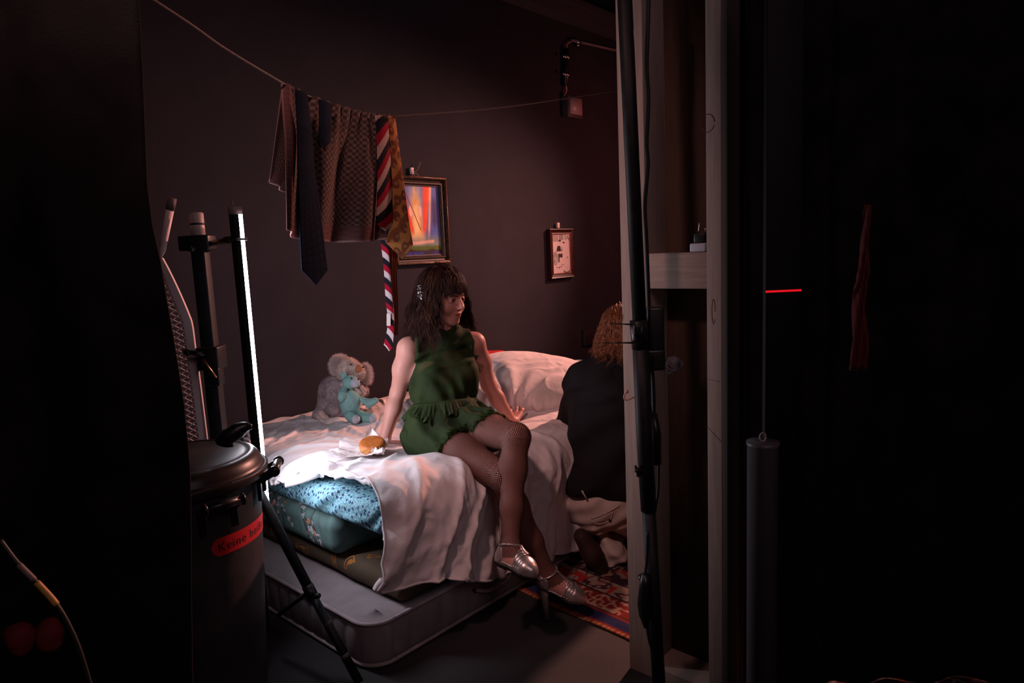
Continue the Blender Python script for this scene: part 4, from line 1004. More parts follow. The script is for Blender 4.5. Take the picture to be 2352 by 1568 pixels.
# ================================================================== DUVET: draped sheet relaxed over the bed
def duvet():
    ns, nt_ = 170, 146; La, Lt = 2.06, 1.70; Lts = np.interp(np.linspace(0, 1, ns), [0, .06, .15, .3, .5, 1], [1.55, 1.565, 1.60, 1.65, 1.695, 1.70])[:, None]
    h = La / (ns - 1); ht = Lt / (nt_ - 1)
    S = np.linspace(0, 1, ns)[:, None] * np.ones((1, nt_)); T = np.ones((ns, 1)) * np.linspace(0, 1, nt_)[None]
    # border: start of the sheet along a as a function of t
    bb_ = 1.395 - np.linspace(0, 1, nt_) * 1.55; a0 = np.interp(-bb_, [-1.395, -1.0, -.75, -.6, -.50, -.42, -.33, -.22, -.1, 0, .08, .2], [.30, .14, .05, .045, .085, .135, .14, .12, .10, .07, .01, -.05])
    a = a0[None] + S * (2.0 - a0[None]) 
    b = 1.395 - T * Lts
    hemlen = np.interp(a, [0, .15, .3, .6, .9, 1.4, 2.], [.0, .03, .05, .02, -.02, -.04, -.04])
    X = np.stack([a, np.maximum(b, -.10 - .02 * (a > 0)), np.where(b > -.08, .60, .60 - (-.08 - b))], -1)
    X[..., 2] += .012 * vnoise(np.stack([a, b, 0 * a], -1), 6, 2) + .010 * vnoise(np.stack([a + b * .6, b * .3, 0 * a], -1), 15, 3)
    X[..., 1] += .02 * vnoise(np.stack([a, b * .15, 0 * a], -1), 13, 7) * (b < -.05)
    X = X.astype(np.float32); V = np.zeros_like(X)
    kx, kt = 1.09, 1.05                                        # slack that buckles into folds
    cons = []
    idx = np.arange(ns * nt_).reshape(ns, nt_)
    def addc(A_, B_, L0, st): cons.append((A_.ravel(), B_.ravel(), np.broadcast_to(L0, A_.shape).ravel().astype(np.float32), st))
    ha = (2.0 - a0) / (ns - 1) * kx
    for o_ in (0, 1):
        addc(idx[o_:-1:2], idx[o_ + 1::2], np.broadcast_to(ha[None], idx[o_ + 1::2].shape), 1.)
        addc(idx[:, o_:-1:2], idx[:, o_ + 1::2], ht * kt, 1.)
        d_ = np.sqrt((ha[None, :-1]) ** 2 + (ht * kt) ** 2)
        A_ = idx[o_:-1:2, :-1]; B_ = idx[o_ + 1::2, 1:]; addc(A_[:, ::2], B_[:, ::2], np.broadcast_to(d_, A_.shape)[:, ::2], .35); addc(A_[:, 1::2], B_[:, 1::2], np.broadcast_to(d_, A_.shape)[:, 1::2], .35)
        A_ = idx[o_:-1:2, 1:]; B_ = idx[o_ + 1::2, :-1]; addc(A_[:, ::2], B_[:, ::2], np.broadcast_to(d_, A_.shape)[:, ::2], .35); addc(A_[:, 1::2], B_[:, 1::2], np.broadcast_to(d_, A_.shape)[:, 1::2], .35)
    for o_ in range(4):
        A_ = idx[o_:-3:4]; B_ = idx[o_ + 3::4][:len(A_)]; A_ = A_[:len(B_)]
        if len(A_): addc(A_, B_, np.broadcast_to(ha[None] * 3, A_.shape), .03)
        A_ = idx[:, o_:-3:4]; B_ = idx[:, o_ + 3::4]; k_ = min(A_.shape[1], B_.shape[1]); addc(A_[:, :k_], B_[:, :k_], ht * kt * 3, .03)
    R3 = AXB.astype(np.float32)
    lj = {k: toab(v).astype(np.float32) for k, v in dict(hL=hipL, hR=hipR, kL=knL, kR=knR, pv=pelv, wR=wrR, wL=wrL, aL=anL, aR=anR).items()}
    def solid(P):
        """bed stack with fluffy mounds (in bed coordinates)"""
        d = s_box(P, (1.03, .715, .30), (.915, .715, .262), None, .07)
        d = smin(d, s_box(P, (1.05, .72, .12), (.95, .74, .13), None, .05), .06)
        d = smin(d, s_ell(P, (.26, .16, .50), (.26, .19, .115)), .10); d = smin(d, s_ell(P, (.36, .05, .50), (.20, .13, .125)), .08)
        d = smin(d, s_ell(P, (.30, .62, .52), (.22, .30, .085)), .08)
        d = smin(d, s_ell(P, (.60, 1.15, .50), (.45, .24, .05)), .10)
        d = smin(d, s_ell(P, (.95, .14, .47), (.33, .16, .12)), .08)
        d = smin(d, s_ell(P, (1.45, .70, .50), (.42, .55, .13)), .12)
        return smax(d, -(body(P) - .004), .03)
    def body(P):
        d = np.minimum(s_cap(P, lj['hL'], lj['kL'], .088, .062), s_cap(P, lj['hR'], lj['kR'], .088, .062))
        d = np.minimum(d, np.minimum(s_cap(P, lj['kR'], lj['aR'], .06, .04), s_cap(P, lj['kL'], lj['aL'], .06, .04)))
        d = np.minimum(d, s_ell(P, lj['pv'] - np.array([0, 0, .0], np.float32), (.17, .135, .125)))
        return np.minimum(d, np.minimum(s_cap(P, lj['wR'], lj['wR'] - np.array([0, 0, .05], np.float32), .035), s_cap(P, lj['wL'], lj['wL'] - np.array([0, 0, .04], np.float32), .03)))
    def grad(f, P, d):
        e = .004; g = np.stack([f(P + np.array(v, np.float32) * e) - d for v in ((1, 0, 0), (0, 1, 0), (0, 0, 1))], -1)
        return g / (np.linalg.norm(g, axis=-1, keepdims=True) + 1e-9)
    Xf = X.reshape(-1, 3); Vf = V.reshape(-1, 3)
    pin = np.zeros(ns * nt_, bool); pin[idx[:, 0]] = True
    pinp = Xf[pin].copy(); pinp[:, 2] = .545 + .02 * np.sin(pinp[:, 0] * 9); pinp[:, 1] = 1.39
    border = idx[0, 1:int(nt_ * .70)]; bt = Xf[border].copy(); bt[:, 2] = np.interp(bt[:, 1], [-.1, .1, .5, 1.4], [.56, .575, .57, .56])
    dt = .016
    for it in range(110):
        Vf[:, 2] -= 9.8 * dt; Vf *= .965
        Pn = Xf + Vf * dt
        for k in range(14):
            for A_, B_, L0, st in cons:
                d = Pn[B_] - Pn[A_]; l = np.sqrt((d * d).sum(1)) + 1e-9
                c = (d * (st * .5 * (l - L0) / l)[:, None]); Pn[A_] += c; Pn[B_] -= c
            Pn[pin] = pinp
            Pn[border, :2] += (bt[:, :2] - Pn[border, :2]) * .5; Pn[idx[0], 0] += (a0 - Pn[idx[0], 0]) * .3
            if k % 7 == 6:
                d = body(Pn); m_ = d < .012
                if m_.any():
                    gb = grad(body, Pn[m_], d[m_]); gb[:, 2] = np.where(Pn[m_][:, 1] > -.02, -np.abs(gb[:, 2]) - .5, gb[:, 2]); Pn[m_] += gb * (.012 - d[m_])[:, None]
                d = solid(Pn); m_ = d < .016
                if m_.any(): Pn[m_] += grad(solid, Pn[m_], d[m_]) * (.016 - d[m_])[:, None]
                Pn[:, 1] = np.minimum(Pn[:, 1], 1.395); Pn[:, 2] = np.maximum(Pn[:, 2], .03)
        Vf = (Pn - Xf) / dt; Vf = np.clip(Vf, -3, 3)
        d = solid(Pn); m_ = d < .026; mv = Pn[m_] - Xf[m_]; Pn[m_, :2] -= mv[:, :2] * .75; Vf[m_] *= .3
        Xf = Pn
    X = Xf.reshape(ns, nt_, 3)
    for _ in range(1):
        Y = X.copy(); Y[1:-1, 1:-1] = X[1:-1, 1:-1] * .5 + .125 * (X[2:, 1:-1] + X[:-2, 1:-1] + X[1:-1, 2:] + X[1:-1, :-2]); X = Y
    # sewn-in creases: ridged folds laid along the sheet
    gs, gt = np.gradient(X, axis=0), np.gradient(X, axis=1); nn = np.cross(gt, gs); nn /= np.linalg.norm(nn, axis=-1, keepdims=True) + 1e-9
    nn[nn[..., 2] < -.2] *= -1
    aa, tt = S * 2.06, T * Lt
    def ridg(x, y, sx, sy, seed, wp=.35):
        Q = np.stack([x, y, 0 * x], -1); q1 = x + wp * .25 * vnoise(Q, 3.1, seed); q2 = y + wp * .25 * vnoise(Q, 2.7, seed + 5)
        return (1 - np.abs(vnoise(np.stack([q1 * sx, q2 * sy, 0 * x], -1), 1., seed + 9)) * 2.2).clip(0, 1) ** 2
    front = sstep(tt, 1.28, 1.42)
    top_ = 1 - front
    D_ = front * (.026 * ridg(aa + .25 * tt, tt, 9, 1.8, 3) + .013 * ridg(aa - .5 * tt, tt, 13, 4, 14) + .007 * ridg(aa + .5 * tt, tt, 20, 5, 31) + .006 * ridg(aa - .8 * tt, tt, 18, 8, 35) + .004 * ridg(aa, tt, 36, 18, 37))
    D_ += sstep(tt, 1.0, 1.3) * np.exp(-S / .10) * (.013 * ridg(aa * 2 - tt, tt, 5, 7, 41) + .007 * np.sin(tt * 62 + 3 * vnoise(np.stack([tt, aa, 0 * aa], -1), 9, 3)) * np.exp(-S / .035))
    hw_ = lj['wR']; rx, ry = X[..., 0] - hw_[0], X[..., 1] - hw_[1]; rr = np.hypot(rx, ry); an = np.arctan2(ry, rx)
    rad = (1 - np.abs(np.sin(an * 7.5 + 1.6 * vnoise(np.stack([X[..., 0], X[..., 1], 0 * rr], -1), 3.5, 2))) * 1.5).clip(0, 1) ** 1.5
    D_ += top_ * (.016 * rad * sstep(rr, .05, .16) * sstep(rr, .75, .25) + .013 * ridg(aa + .7 * tt, tt - .6 * aa, 1.6, 8, 21, .5) * sstep(rr, .15, .4) + .004 * ridg(aa, tt, 14, 16, 33))
    X = X + nn * D_[..., None] 
    W_ = P0 + X[..., 0:1] * UV_U + X[..., 1:2] * UV_N + X[..., 2:3] * np.array([0, 0, 1.])
    return W_, idx
def white_cloth(nt, b):
    tc = N(nt, 'ShaderNodeTexCoord')
    w_ = N(nt, 'ShaderNodeTexNoise'); w_.inputs['Scale'].default_value = 7; w_.inputs['Detail'].default_value = 5; w_.inputs['Distortion'].default_value = 1.2; nt.links.new(tc.outputs['Object'], w_.inputs[0])
    r_ = N(nt, 'ShaderNodeTexNoise', noise_type='RIDGED_MULTIFRACTAL'); r_.inputs['Scale'].default_value = 9; r_.inputs['Detail'].default_value = 3; r_.inputs['Distortion'].default_value = .8; nt.links.new(tc.outputs['Object'], r_.inputs[0])
    f_ = N(nt, 'ShaderNodeTexNoise'); f_.inputs['Scale'].default_value = 60; f_.inputs['Detail'].default_value = 4; nt.links.new(tc.outputs['Object'], f_.inputs[0])
    b1 = N(nt, 'ShaderNodeBump'); b1.inputs['Strength'].default_value = .8; b1.inputs['Distance'].default_value = .018; nt.links.new(r_.outputs[0], b1.inputs['Height'])
    b2 = N(nt, 'ShaderNodeBump'); b2.inputs['Strength'].default_value = .35; b2.inputs['Distance'].default_value = .004; nt.links.new(f_.outputs[0], b2.inputs['Height']); nt.links.new(b1.outputs[0], b2.inputs['Normal'])
    nt.links.new(b2.outputs[0], b.inputs['Normal'])
M_white = mat('white_cotton', (.74, .70, .71), .9, build=white_cloth, spec=.15)
G, _ = duvet()
dv = MB().grid(G[:, ::-1]).build('duvet', M_white); add_mod(dv, 'SUBSURF', levels=1, render_levels=2); add_mod(dv, 'SOLIDIFY', thickness=.026, offset=-1)
tag(dv, 'white creased duvet spread over the bed stack and hanging over its front', 'duvet')
WD = G
edge_ = np.concatenate([G[0, 6:], G[1:, -1]])
pip = MB().tube(edge_[::2], .0048, 6, caps=True).build('piping', mat('duvet_piping', (.70, .66, .68), .85), dv)
# white pillow heap at the head end
hc_ = B(1.50, .66, .665)
def pill(P):
    Q = (P - P0.astype(np.float32)) @ AXB.T.astype(np.float32)
    a, b, z = Q[..., 0], Q[..., 1], Q[..., 2]
    c = toab(hc_)
    d = s_ell(Q, c + [0, 0, .0], (.48, .46, .165)); d = smax(d, -(z - .565), .05)
    hd = toab(wrL); rx, ry = a - (hd[0] + .02), b - (hd[1] - .0); ang = np.arctan2(ry, rx); rr = np.hypot(rx, ry)
    fold = .021 * np.sin(ang * 17 + 2.2 * vnoise(Q, 4, 4)) * np.exp(-rr / .28) * sstep(rr, .03, .12) + .007 * np.sin(ang * 9 + 1) * sstep(rr, .1, .3)
    fold = fold + .005 * vnoise(Q, 8, 1) + .006 * np.sin((b * 1.0 + a * .35) * 60 + 2 * vnoise(Q, 5, 5)) * sstep(rr, .25, .45)
    d = smax(d, -(s_box(Q, hd + np.array([.01, .07, .07]), (.062, .085, .085), None, .05)), .03)
    return d - fold
pw = sdf_obj('pillow', pill, hc_ - [.75, .75, .25], hc_ + [.75, .75, .25], .011, M_white, loc=B(1.5, .66, .57))
tag(pw, 'big white bunched pillow at the head end, behind the seated woman\'s hand', 'pillow')
o = soft_box('denim_cushion', 1.86, 2.16, .28, .72, .56, .715, .07, fabric('blue_grey_denim', (.16, .20, .32), bump=.6, sc_=180.), .01)
tag(o, 'blue grey knitted cushion behind the white pillow at the head end', 'cushion')
o = soft_box('red_cushion', 1.62, 1.95, 1.05, 1.36, .60, .775, .06, fabric('red_cloth', (.55, .02, .03)), .01)
tag(o, 'red cushion peeking over the left top of the white pillow', 'cushion')

# ================================================================== BUN AND PAPER
def surf_z(p):      # height of the duvet under a point
    d = (WD[..., 0] - p[0]) ** 2 + (WD[..., 1] - p[1]) ** 2; d[WD[..., 2] < .5] = 9; return WD[..., 2].ravel()[np.argmin(d)]
bc = onb(857, 1040, .40); bc = onz(857, 1046, surf_z(bc)); zb = surf_z(bc) + .012
BR = .052
axt = np.array([unit([1, .1, 0]), unit(np.cross(unit([.05, -.30, 1]), unit([1, .1, 0]))), unit([.05, -.30, 1])])
bcc = np.array([bc[0], bc[1], zb + .022])
bu = thing('bun', 'round orange brown sponge bun lying on white paper on the duvet', 'bun', bcc - [0, 0, .022])
def bun_f(P):
    q = (P - bcc.astype(np.float32)) @ axt.T.astype(np.float32)
    d = s_box(q, (0, 0, 0), (.2, .2, .019), None, .012); rr = np.hypot(q[..., 0], q[..., 1]) - BR
    d2 = smax(rr, d, .016); return d2 + .0022 * vnoise(q, 160, 2) * (q[..., 2] < .008)
M_crust = mat('orange_crust', (.5, .15, .03), .55, build=noise_mix(60., (.42, .10, .018), (.56, .18, .035), bump=.3, dist=.0015)); M_crumb = mat('golden_crumb', (.55, .24, .07), .85, build=noise_mix(120., (.42, .15, .03), (.62, .31, .10), bump=.8, dist=.003))
V_, Q_ = surf(bun_f, bcc - .08, bcc + .08, .0022)
lz = ((V_[Q_].mean(1) - bcc) @ axt.T)[:, 2]
def sub(V, Q): un, inv = np.unique(Q, return_inverse=True); return V[un], inv.reshape(Q.shape)
mesh_obj('crust', *sub(V_, Q_[lz > .010]), M_crust, bu); mesh_obj('crumb', *sub(V_, Q_[lz <= .010]), M_crumb, bu)
M_paper = mat('thin_white_paper', (.80, .72, .72), .6, Transmission_Weight=.0)
def sheet_z(c, r, n, seed, lift, label=None):
    a_ = np.linspace(-1, 1, n); g = []
    for x in a_:
        row = []
        for y in a_:
            p = c + np.array([x * r[0], y * r[1], 0]); q = np.array([[x * 3 + seed, y * 3, 0]]); rr = math.hypot(x, y)
            row.append([p[0] + .006 * vnoise(q, 2, 4)[0], p[1], c[2] + lift(x, y) + .006 * abs(vnoise(q, 1.7, seed)[0]) * 1.3])
        g.append(row)
    return np.array(g)
pc0 = np.array([bcc[0] - .045, bcc[1] - .02, zb - .006])
pp_ = thing('paper_wrapper', 'crumpled thin white paper wrapper under and around the bun', 'paper', pc0)
G = sheet_z(pc0, (.10, .075), 34, 3, lambda x, y: .030 * max(0, abs(x) - .35) ** 1.2 * (1 + .5 * math.sin(y * 7)) + .018 * max(0, -y - .3) + .03 * max(0, y - .5))
MB().grid(G).build('paper_base', M_paper, pp_)
# upright corner behind the bun and torn corner in front
bk = bcc + np.array([-.012, .050, -.012]); wv_ = []
for i in range(12):
    row = []
    for j in range(12):
        u0 = i / 11; v0 = j / 11; wd = .085 * (1 - v0 ** 1.3) + .004
        row.append(bk + np.array([(u0 - .42) * wd - .006 * v0, .014 * math.sin(u0 * 3) - .01 + .02 * v0, .072 * v0]))
    wv_.append(row)
MB().grid(wv_).build('paper_corner', M_paper, pp_)
fr = bcc + np.array([.032, -.052, -.022]); wv_ = []
for i in range(10):
    row = []
    for j in range(8):
        u0 = i / 9; v0 = j / 7; jag = .6 + .4 * (math.sin(i * 2.3) > 0); row.append(fr + np.array([(u0 - .5) * .05, -.004 - .006 * v0 + .006 * math.sin(i * 1.3), .032 * v0 * jag]))
    wv_.append(row)
MB().grid(wv_).build('paper_corner', M_paper, pp_)

# ================================================================== PLUSH TOYS
def strands(name, roots, dirs, ln, wd, M_, parent, bend=(0, 0, -1), bamt=.2, seg=4, jitter=.25, cols=None, rng=RNG):
    """tapered fur strands as thin three sided spikes"""
    n = len(roots); dirs = dirs + rng.normal(0, jitter, dirs.shape); dirs /= np.linalg.norm(dirs, axis=1)[:, None]
    ln = ln * rng.uniform(.65, 1.15, n); t = np.linspace(0, 1, seg)
    bend = np.array(bend, float)
    C_ = roots[:, None] + dirs[:, None] * (ln[:, None] * t)[..., None] + bend * (bamt * ln[:, None] * t ** 2)[..., None]
    s = np.cross(dirs, rng.normal(0, 1, dirs.shape)); s /= np.linalg.norm(s, axis=1)[:, None] + 1e-9; q = np.cross(dirs, s)
    w_ = wd * (1 - t * .92)
    V = np.stack([C_ + (s[:, None] * math.cos(a_) + q[:, None] * math.sin(a_)) * w_[None, :, None] for a_ in (0, 2.094, 4.189)], 2)   # n,seg,3,3
    V = V.reshape(-1, 3); base = np.arange(n)[:, None, None] * seg * 3 + np.arange(seg - 1)[None, :, None] * 3
    F = np.stack([np.stack([base[..., 0] + k, base[..., 0] + (k + 1) % 3, base[..., 0] + 3 + (k + 1) % 3, base[..., 0] + 3 + k], -1) for k in range(3)], 2).reshape(-1, 4)
    return mesh_obj(name, V, F, M_, parent)
def surf_samples(V, Q, n, rng=RNG, mask=None):
    c = V[Q].mean(1); nn = np.cross(V[Q[:, 2]] - V[Q[:, 0]], V[Q[:, 3]] - V[Q[:, 1]]); nn /= np.linalg.norm(nn, axis=1)[:, None] + 1e-9
    if mask is not None: k = mask(c, nn); c, nn = c[k], nn[k]
    i = rng.integers(0, len(c), n); return c[i] + rng.normal(0, .0012, (n, 3)), nn[i]
KY = 3.43
def K(px, py, dy=0.): return ony(px, py, KY + dy)
ku = 1 / 445.       # metres per pixel at the toys
M_kf = mat('mauve_grey_plush', (.33, .27, .28), .95, build=noise_mix(22., (.22, .18, .20), (.42, .34, .34), bump=.6, dist=.004, bscale=90.), spec=.1)
M_kl = mat('pale_cream_plush', (.60, .46, .40), .95, build=noise_mix(30., (.48, .36, .32), (.68, .54, .48), bump=.6, dist=.003, bscale=120.), spec=.1)
M_kw = mat('white_long_plush', (.74, .62, .60), .9, spec=.1)
M_kn = mat('orange_brown_felt', (.42, .14, .055), .8); M_eye = mat('black_eye', (.005, .005, .005), .15)
ko = thing('toy_koala', 'fluffy mauve grey koala soft toy with orange nose, hugging the teal bear against the wall', 'soft toy', K(775, 968))
def kbody(P):
    d = s_ell(P, K(772, 925), (.088, .075, .100)); d = smin(d, s_ell(P, K(765, 890), (.062, .06, .06)), .05)
    d = smin(d, s_cap(P, K(762, 888), K(790, 884, -.05), .036, .026), .03)          # near arm
    d = smin(d, s_cap(P, K(815, 890), K(835, 897, -.01), .034, .028), .03)
    d = smin(d, s_cap(P, K(757, 935, -.02), K(733, 955, -.07), .050, .034), .03)      # near leg
    d = smin(d, s_cap(P, K(800, 950), K(845, 955, -.02), .045, .028), .03)
    return d - .003 * vnoise(P, 60, 3)
lo_, hi_ = K(700, 990, -.2), K(880, 840, .15)
Vk, Qk = surf(kbody, np.minimum(lo_, hi_) - .02, np.maximum(lo_, hi_) + .02, .005)
kb = mesh_obj('body', Vk, Qk, M_kf, ko)
r_, n_2 = surf_samples(Vk, Qk, 7000); strands('body_fur', r_, n_2, .009, .0009, M_kf, kb, bamt=.6, seg=3, jitter=.5)
def khead(P):
    d = s_ell(P, K(800, 850), (.062, .06, .066)); d = smin(d, s_ell(P, K(822, 856, -.035), (.040, .04, .046)), .03)
    return smin(d, s_cap(P, K(800, 880), K(786, 900), .045), .03) - .002 * vnoise(P, 60, 5)
Vh, Qh = surf(khead, K(800, 860) - .14, K(800, 860) + .14, .004)
kh = mesh_obj('head', Vh, Qh, M_kl, ko)
r_, n_2 = surf_samples(Vh, Qh, 4500); strands('head_fur', r_, n_2, .010, .0009, M_kl, kh, bamt=.4, seg=3, jitter=.5)
for (x, y, dy, rr, nn_, L_) in ((781, 840, .01, (.040, .024, .048), 3800, .026), (840, 858, .0, (.020, .024, .045), 2300, .024)):
    f_ = lambda P, x=x, y=y, dy=dy, rr=rr: s_ell(P, K(x, y, dy), rr)
    Ve, Qe = surf(f_, K(x, y, dy) - .07, K(x, y, dy) + .07, .005); eo = mesh_obj('ear', Ve, Qe, M_kw, ko)
    r_, n_2 = surf_samples(Ve, Qe, nn_); strands('ear_fur', r_, n_2, L_, .0011, M_kw, eo, bamt=.15, seg=4, jitter=.35)
mesh_obj('nose', *surf(lambda P: s_ell(P, K(823, 847, -.072), (.015, .010, .023), Matrix.Rotation(-.5, 3, 'Y').to_3x3()), K(823, 847, -.072) - .04, K(823, 847, -.072) + .04, .0025), M_kn, ko)
mesh_obj('eye', *surf(lambda P: s_ell(P, K(806, 837, -.062), (.0065, .005, .004)), K(806, 837, -.062) - .015, K(806, 837, -.062) + .015, .0015), M_eye, ko)
mesh_obj('eye', *surf(lambda P: s_ell(P, K(834, 843, -.060), (.0065, .005, .004)), K(834, 843, -.060) - .015, K(834, 843, -.060) + .015, .0015), M_eye, ko)
def paw(pts, rs): 
    c = np.mean(pts, 0); return mesh_obj('paw', *surf(lambda P: s_chain(P, pts, rs, .006) - .0015 * vnoise(P, 140, 5), c - .09, c + .09, .003), M_kl, ko)
paw([K(789, 884, -.085), K(800, 886, -.105), K(804, 880, -.108)], [.014, .013, .009]); paw([K(792, 892, -.09), K(803, 893, -.108), K(809, 890, -.11)], [.014, .011, .009])
paw([K(832, 902, -.065), K(822, 900, -.10), K(818, 893, -.105)], [.020, .016, .011]); paw([K(836, 896, -.08), K(830, 888, -.10)], [.013, .010])
paw([K(735, 957, -.10), K(748, 960, -.10), K(739, 950, -.115)], [.018, .016, .018]); paw([K(840, 950, -.035), K(852, 942, -.045)], [.022, .014])
M_tb = mat('teal_plush', (.20, .40, .38), .9, build=noise_mix(120., (.18, .36, .345), (.23, .44, .42), bump=.5, dist=.0015, bscale=500.), spec=.15)
M_tp = mat('pale_grey_blue_felt', (.42, .46, .52), .9, build=noise_mix(150., (.38, .42, .48), (.46, .50, .56), bump=.4, dist=.001, bscale=500.), spec=.1)
tbz = thing('toy_bear', 'small teal teddy bear with pale blue muzzle and foot pads, held by the koala', 'soft toy', K(812, 973, -.12))
D1 = -.125
def tb_part(n_, f_, c, r, M_, h=.0028, par=None): return mesh_obj(n_, *surf(f_, c - r, c + r, h), M_, par or tbz)
tb_part('body', lambda P: smin(s_ell(P, K(804, 930, D1), (.050, .042, .056)), s_ell(P, K(806, 912, D1), (.042, .036, .036)), .03), K(804, 928, D1), .09, M_tb)
tb_part('head', lambda P: s_ell(P, K(805, 877, D1), (.041, .036, .034)), K(805, 877, D1), .06, M_tb)
tb_part('muzzle', lambda P: s_ell(P, K(816, 879, D1 - .020), (.026, .022, .0235)), K(816, 879, D1 - .02), .04, M_tp)
tb_part('ear', lambda P: s_ell(P, K(789, 862, D1), (.015, .009, .019)), K(789, 862, D1), .03, M_tb)
tb_part('nose', lambda P: s_ell(P, K(828, 877, D1 - .032), (.003, .004, .006)), K(828, 877, D1 - .032), .012, M_eye, .001)
for q in ((807, 868, -.036), (823, 871, -.040)): tb_part('eye', lambda P, q=q: s_ell(P, K(q[0], q[1], D1 + q[2]), (.0045, .004, .0045)), K(q[0], q[1], D1 + q[2]), .012, M_eye, .001)
tb_part('arm', lambda P: s_chain(P, [K(791, 892, D1 - .015), K(787, 905, D1 - .035), K(784, 914, D1 - .04)], [.016, .021, .019], .01), K(787, 904, D1 - .03), .06, M_tb)
tb_part('arm', lambda P: s_chain(P, [K(828, 915, D1), K(848, 926, D1 - .015), K(862, 920, D1 - .025)], [.012, .020, .016], .012), K(847, 920, D1 - .015), .07, M_tb)
for (a_, b_, c_) in (((797, 945, 0), (806, 955, -.04), (815, 961, -.06)), ((826, 953, 0), (842, 960, -.02), (854, 960, -.035))):
    pa, pb, pd = K(a_[0], a_[1], D1 + a_[2]), K(b_[0], b_[1], D1 + b_[2]), K(c_[0], c_[1], D1 + c_[2])
    tb_part('leg', lambda P, pa=pa, pb=pb, pd=pd: s_chain(P, [pa, pb, pd], [.026, .024, .025], .015), pb, .085, M_tb)
    dp_ = unit(pd - pb + np.array([.02, -.03, 0])); tb_part('foot_pad', lambda P, pd=pd, dp_=dp_: smax(s_ell(P, pd + dp_ * .004, (.0235, .0245, .0265)), -((P - pd.astype(np.float32)) @ dp_.astype(np.float32) - .010), .004), pd, .04, M_tp, .0022)

# ================================================================== WOMAN
F32 = lambda v: np.asarray(v, np.float32)
cx3 = unit(shL - shR); cz3 = unit(neckb - pelv); cy3 = unit(np.cross(cz3, cx3)); cz3 = np.cross(cx3, cy3)   # cy3: towards her back or front
if cy3 @ (CAMP - chest) < 0: cy3 = -cy3
CH = F32([cx3, cy3, cz3])                       # chest frame rows: left, forward, up
px3 = unit(hipL - hipR); py3 = unit(np.cross([0, 0, 1], px3)); py3 = py3 if py3 @ UV_N < 0 else -py3
PE3 = F32([px3, py3, [0, 0, 1]])
fdir = unit([.800, -.60, -.13]); hx = unit(np.cross(fdir, [0.05, -.03, 1]))
if hx @ cx3 < 0 and False: hx = -hx
hz = np.cross(hx, fdir); hz = hz if hz[2] > 0 else -hz
HX = hx                                          # her right or left does not matter: the face is symmetric
HM = F32([HX, fdir, hz]); HC = ony(1019, 684, 2.90) 
def HL(p): return HC + np.asarray(p, float) @ HM.astype(float)
neckt = HL((0, -.012, -.085))
def f_torso(P):
    d = s_ell(P, pelv + np.array([0, 0, .0]), (.158, .115, .105), PE3)
    d = smin(d, s_ell(P, waist, (.118, .088, .13), CH), .07)
    d = smin(d, s_ell(P, chest - cz3 * .0, (.138, .098, .145), CH), .06)
    for s, sh in ((1, shL), (-1, shR)):
        d = smin(d, s_ell(P, chest + cx3 * s * .066 + cy3 * .070 - cz3 * .030, (.056, .052, .058), CH), .035)     # bust
        d = smin(d, s_cap(P, sh - cx3 * s * .012, neckb - cz3 * .005 + cx3 * s * .035, .040, .034), .035)             # shoulder slope
    return d
def f_neck(P): return s_cap(P, neckb - [0, 0, .02], neckt, .050, .046)
def f_armR(P): return smin(s_chain(P, [shR, shR * .55 + elR * .45, elR], [.043, .0405, .033], .03), s_chain(P, [elR, elR * .65 + wrR * .35, wrR], [.033, .0345, .024], .02), .015)
def f_armL(P): return smin(s_chain(P, [shL, shL * .55 + elL * .45, elL], [.041, .040, .033], .03), s_chain(P, [elL, elL * .65 + wrL * .35, wrL], [.033, .0335, .024], .02), .015)
def leg_pts(h, k, a):
    sh = unit(a - k); th = unit(k - h); bk = unit(th * -1 + sh * .2); bk = bk - sh * (bk @ sh); bk = unit(bk)
    return [h, h * .5 + k * .5, k], [.086, .072, .051], [k, k * .70 + a * .30 + bk * .016, k * .35 + a * .65 + bk * .006, a], [.048, .049, .037, .029]
LL, RL = leg_pts(hipL, knL, anL), leg_pts(hipR, knR, anR)
def f_leg(P, L_): return smin(s_chain(P, L_[0], L_[1], .04), s_chain(P, L_[2], L_[3], .03), .02)
def foot_pts(a, t, down):
    """ankle, heel, ball, toe tip"""
    f = unit(t - a); heel = a + unit(down) * .050 - f * .030; ball = a + (t - a) * .66 + unit(down) * .012; return heel, ball
shinL, shinR = unit(anL - knL), unit(anR - knR)
heL, baL = foot_pts(anL, toL, shinL); heR, baR = foot_pts(anR, toR, shinR)
def f_foot(P, a, he, ba, to):
    d = s_cap(P, a, he, .029, .024); d = smin(d, s_cap(P, a, ba, .029, .025), .03); d = smin(d, s_cap(P, he, ba, .022, .024), .03)
    side = unit(np.cross(to - ba, [0, 0, 1]))
    d = smin(d, s_cap(P, ba + side * .008, to - unit(to - ba) * .012, .0205, .0105), .02); return smin(d, s_cap(P, ba - side * .008, to - unit(to - ba) * .016, .0205, .0105), .02)
def f_footL(P): return f_foot(P, anL, heL, baL, toL)
def f_footR(P): return f_foot(P, anR, heR, baR, toR)
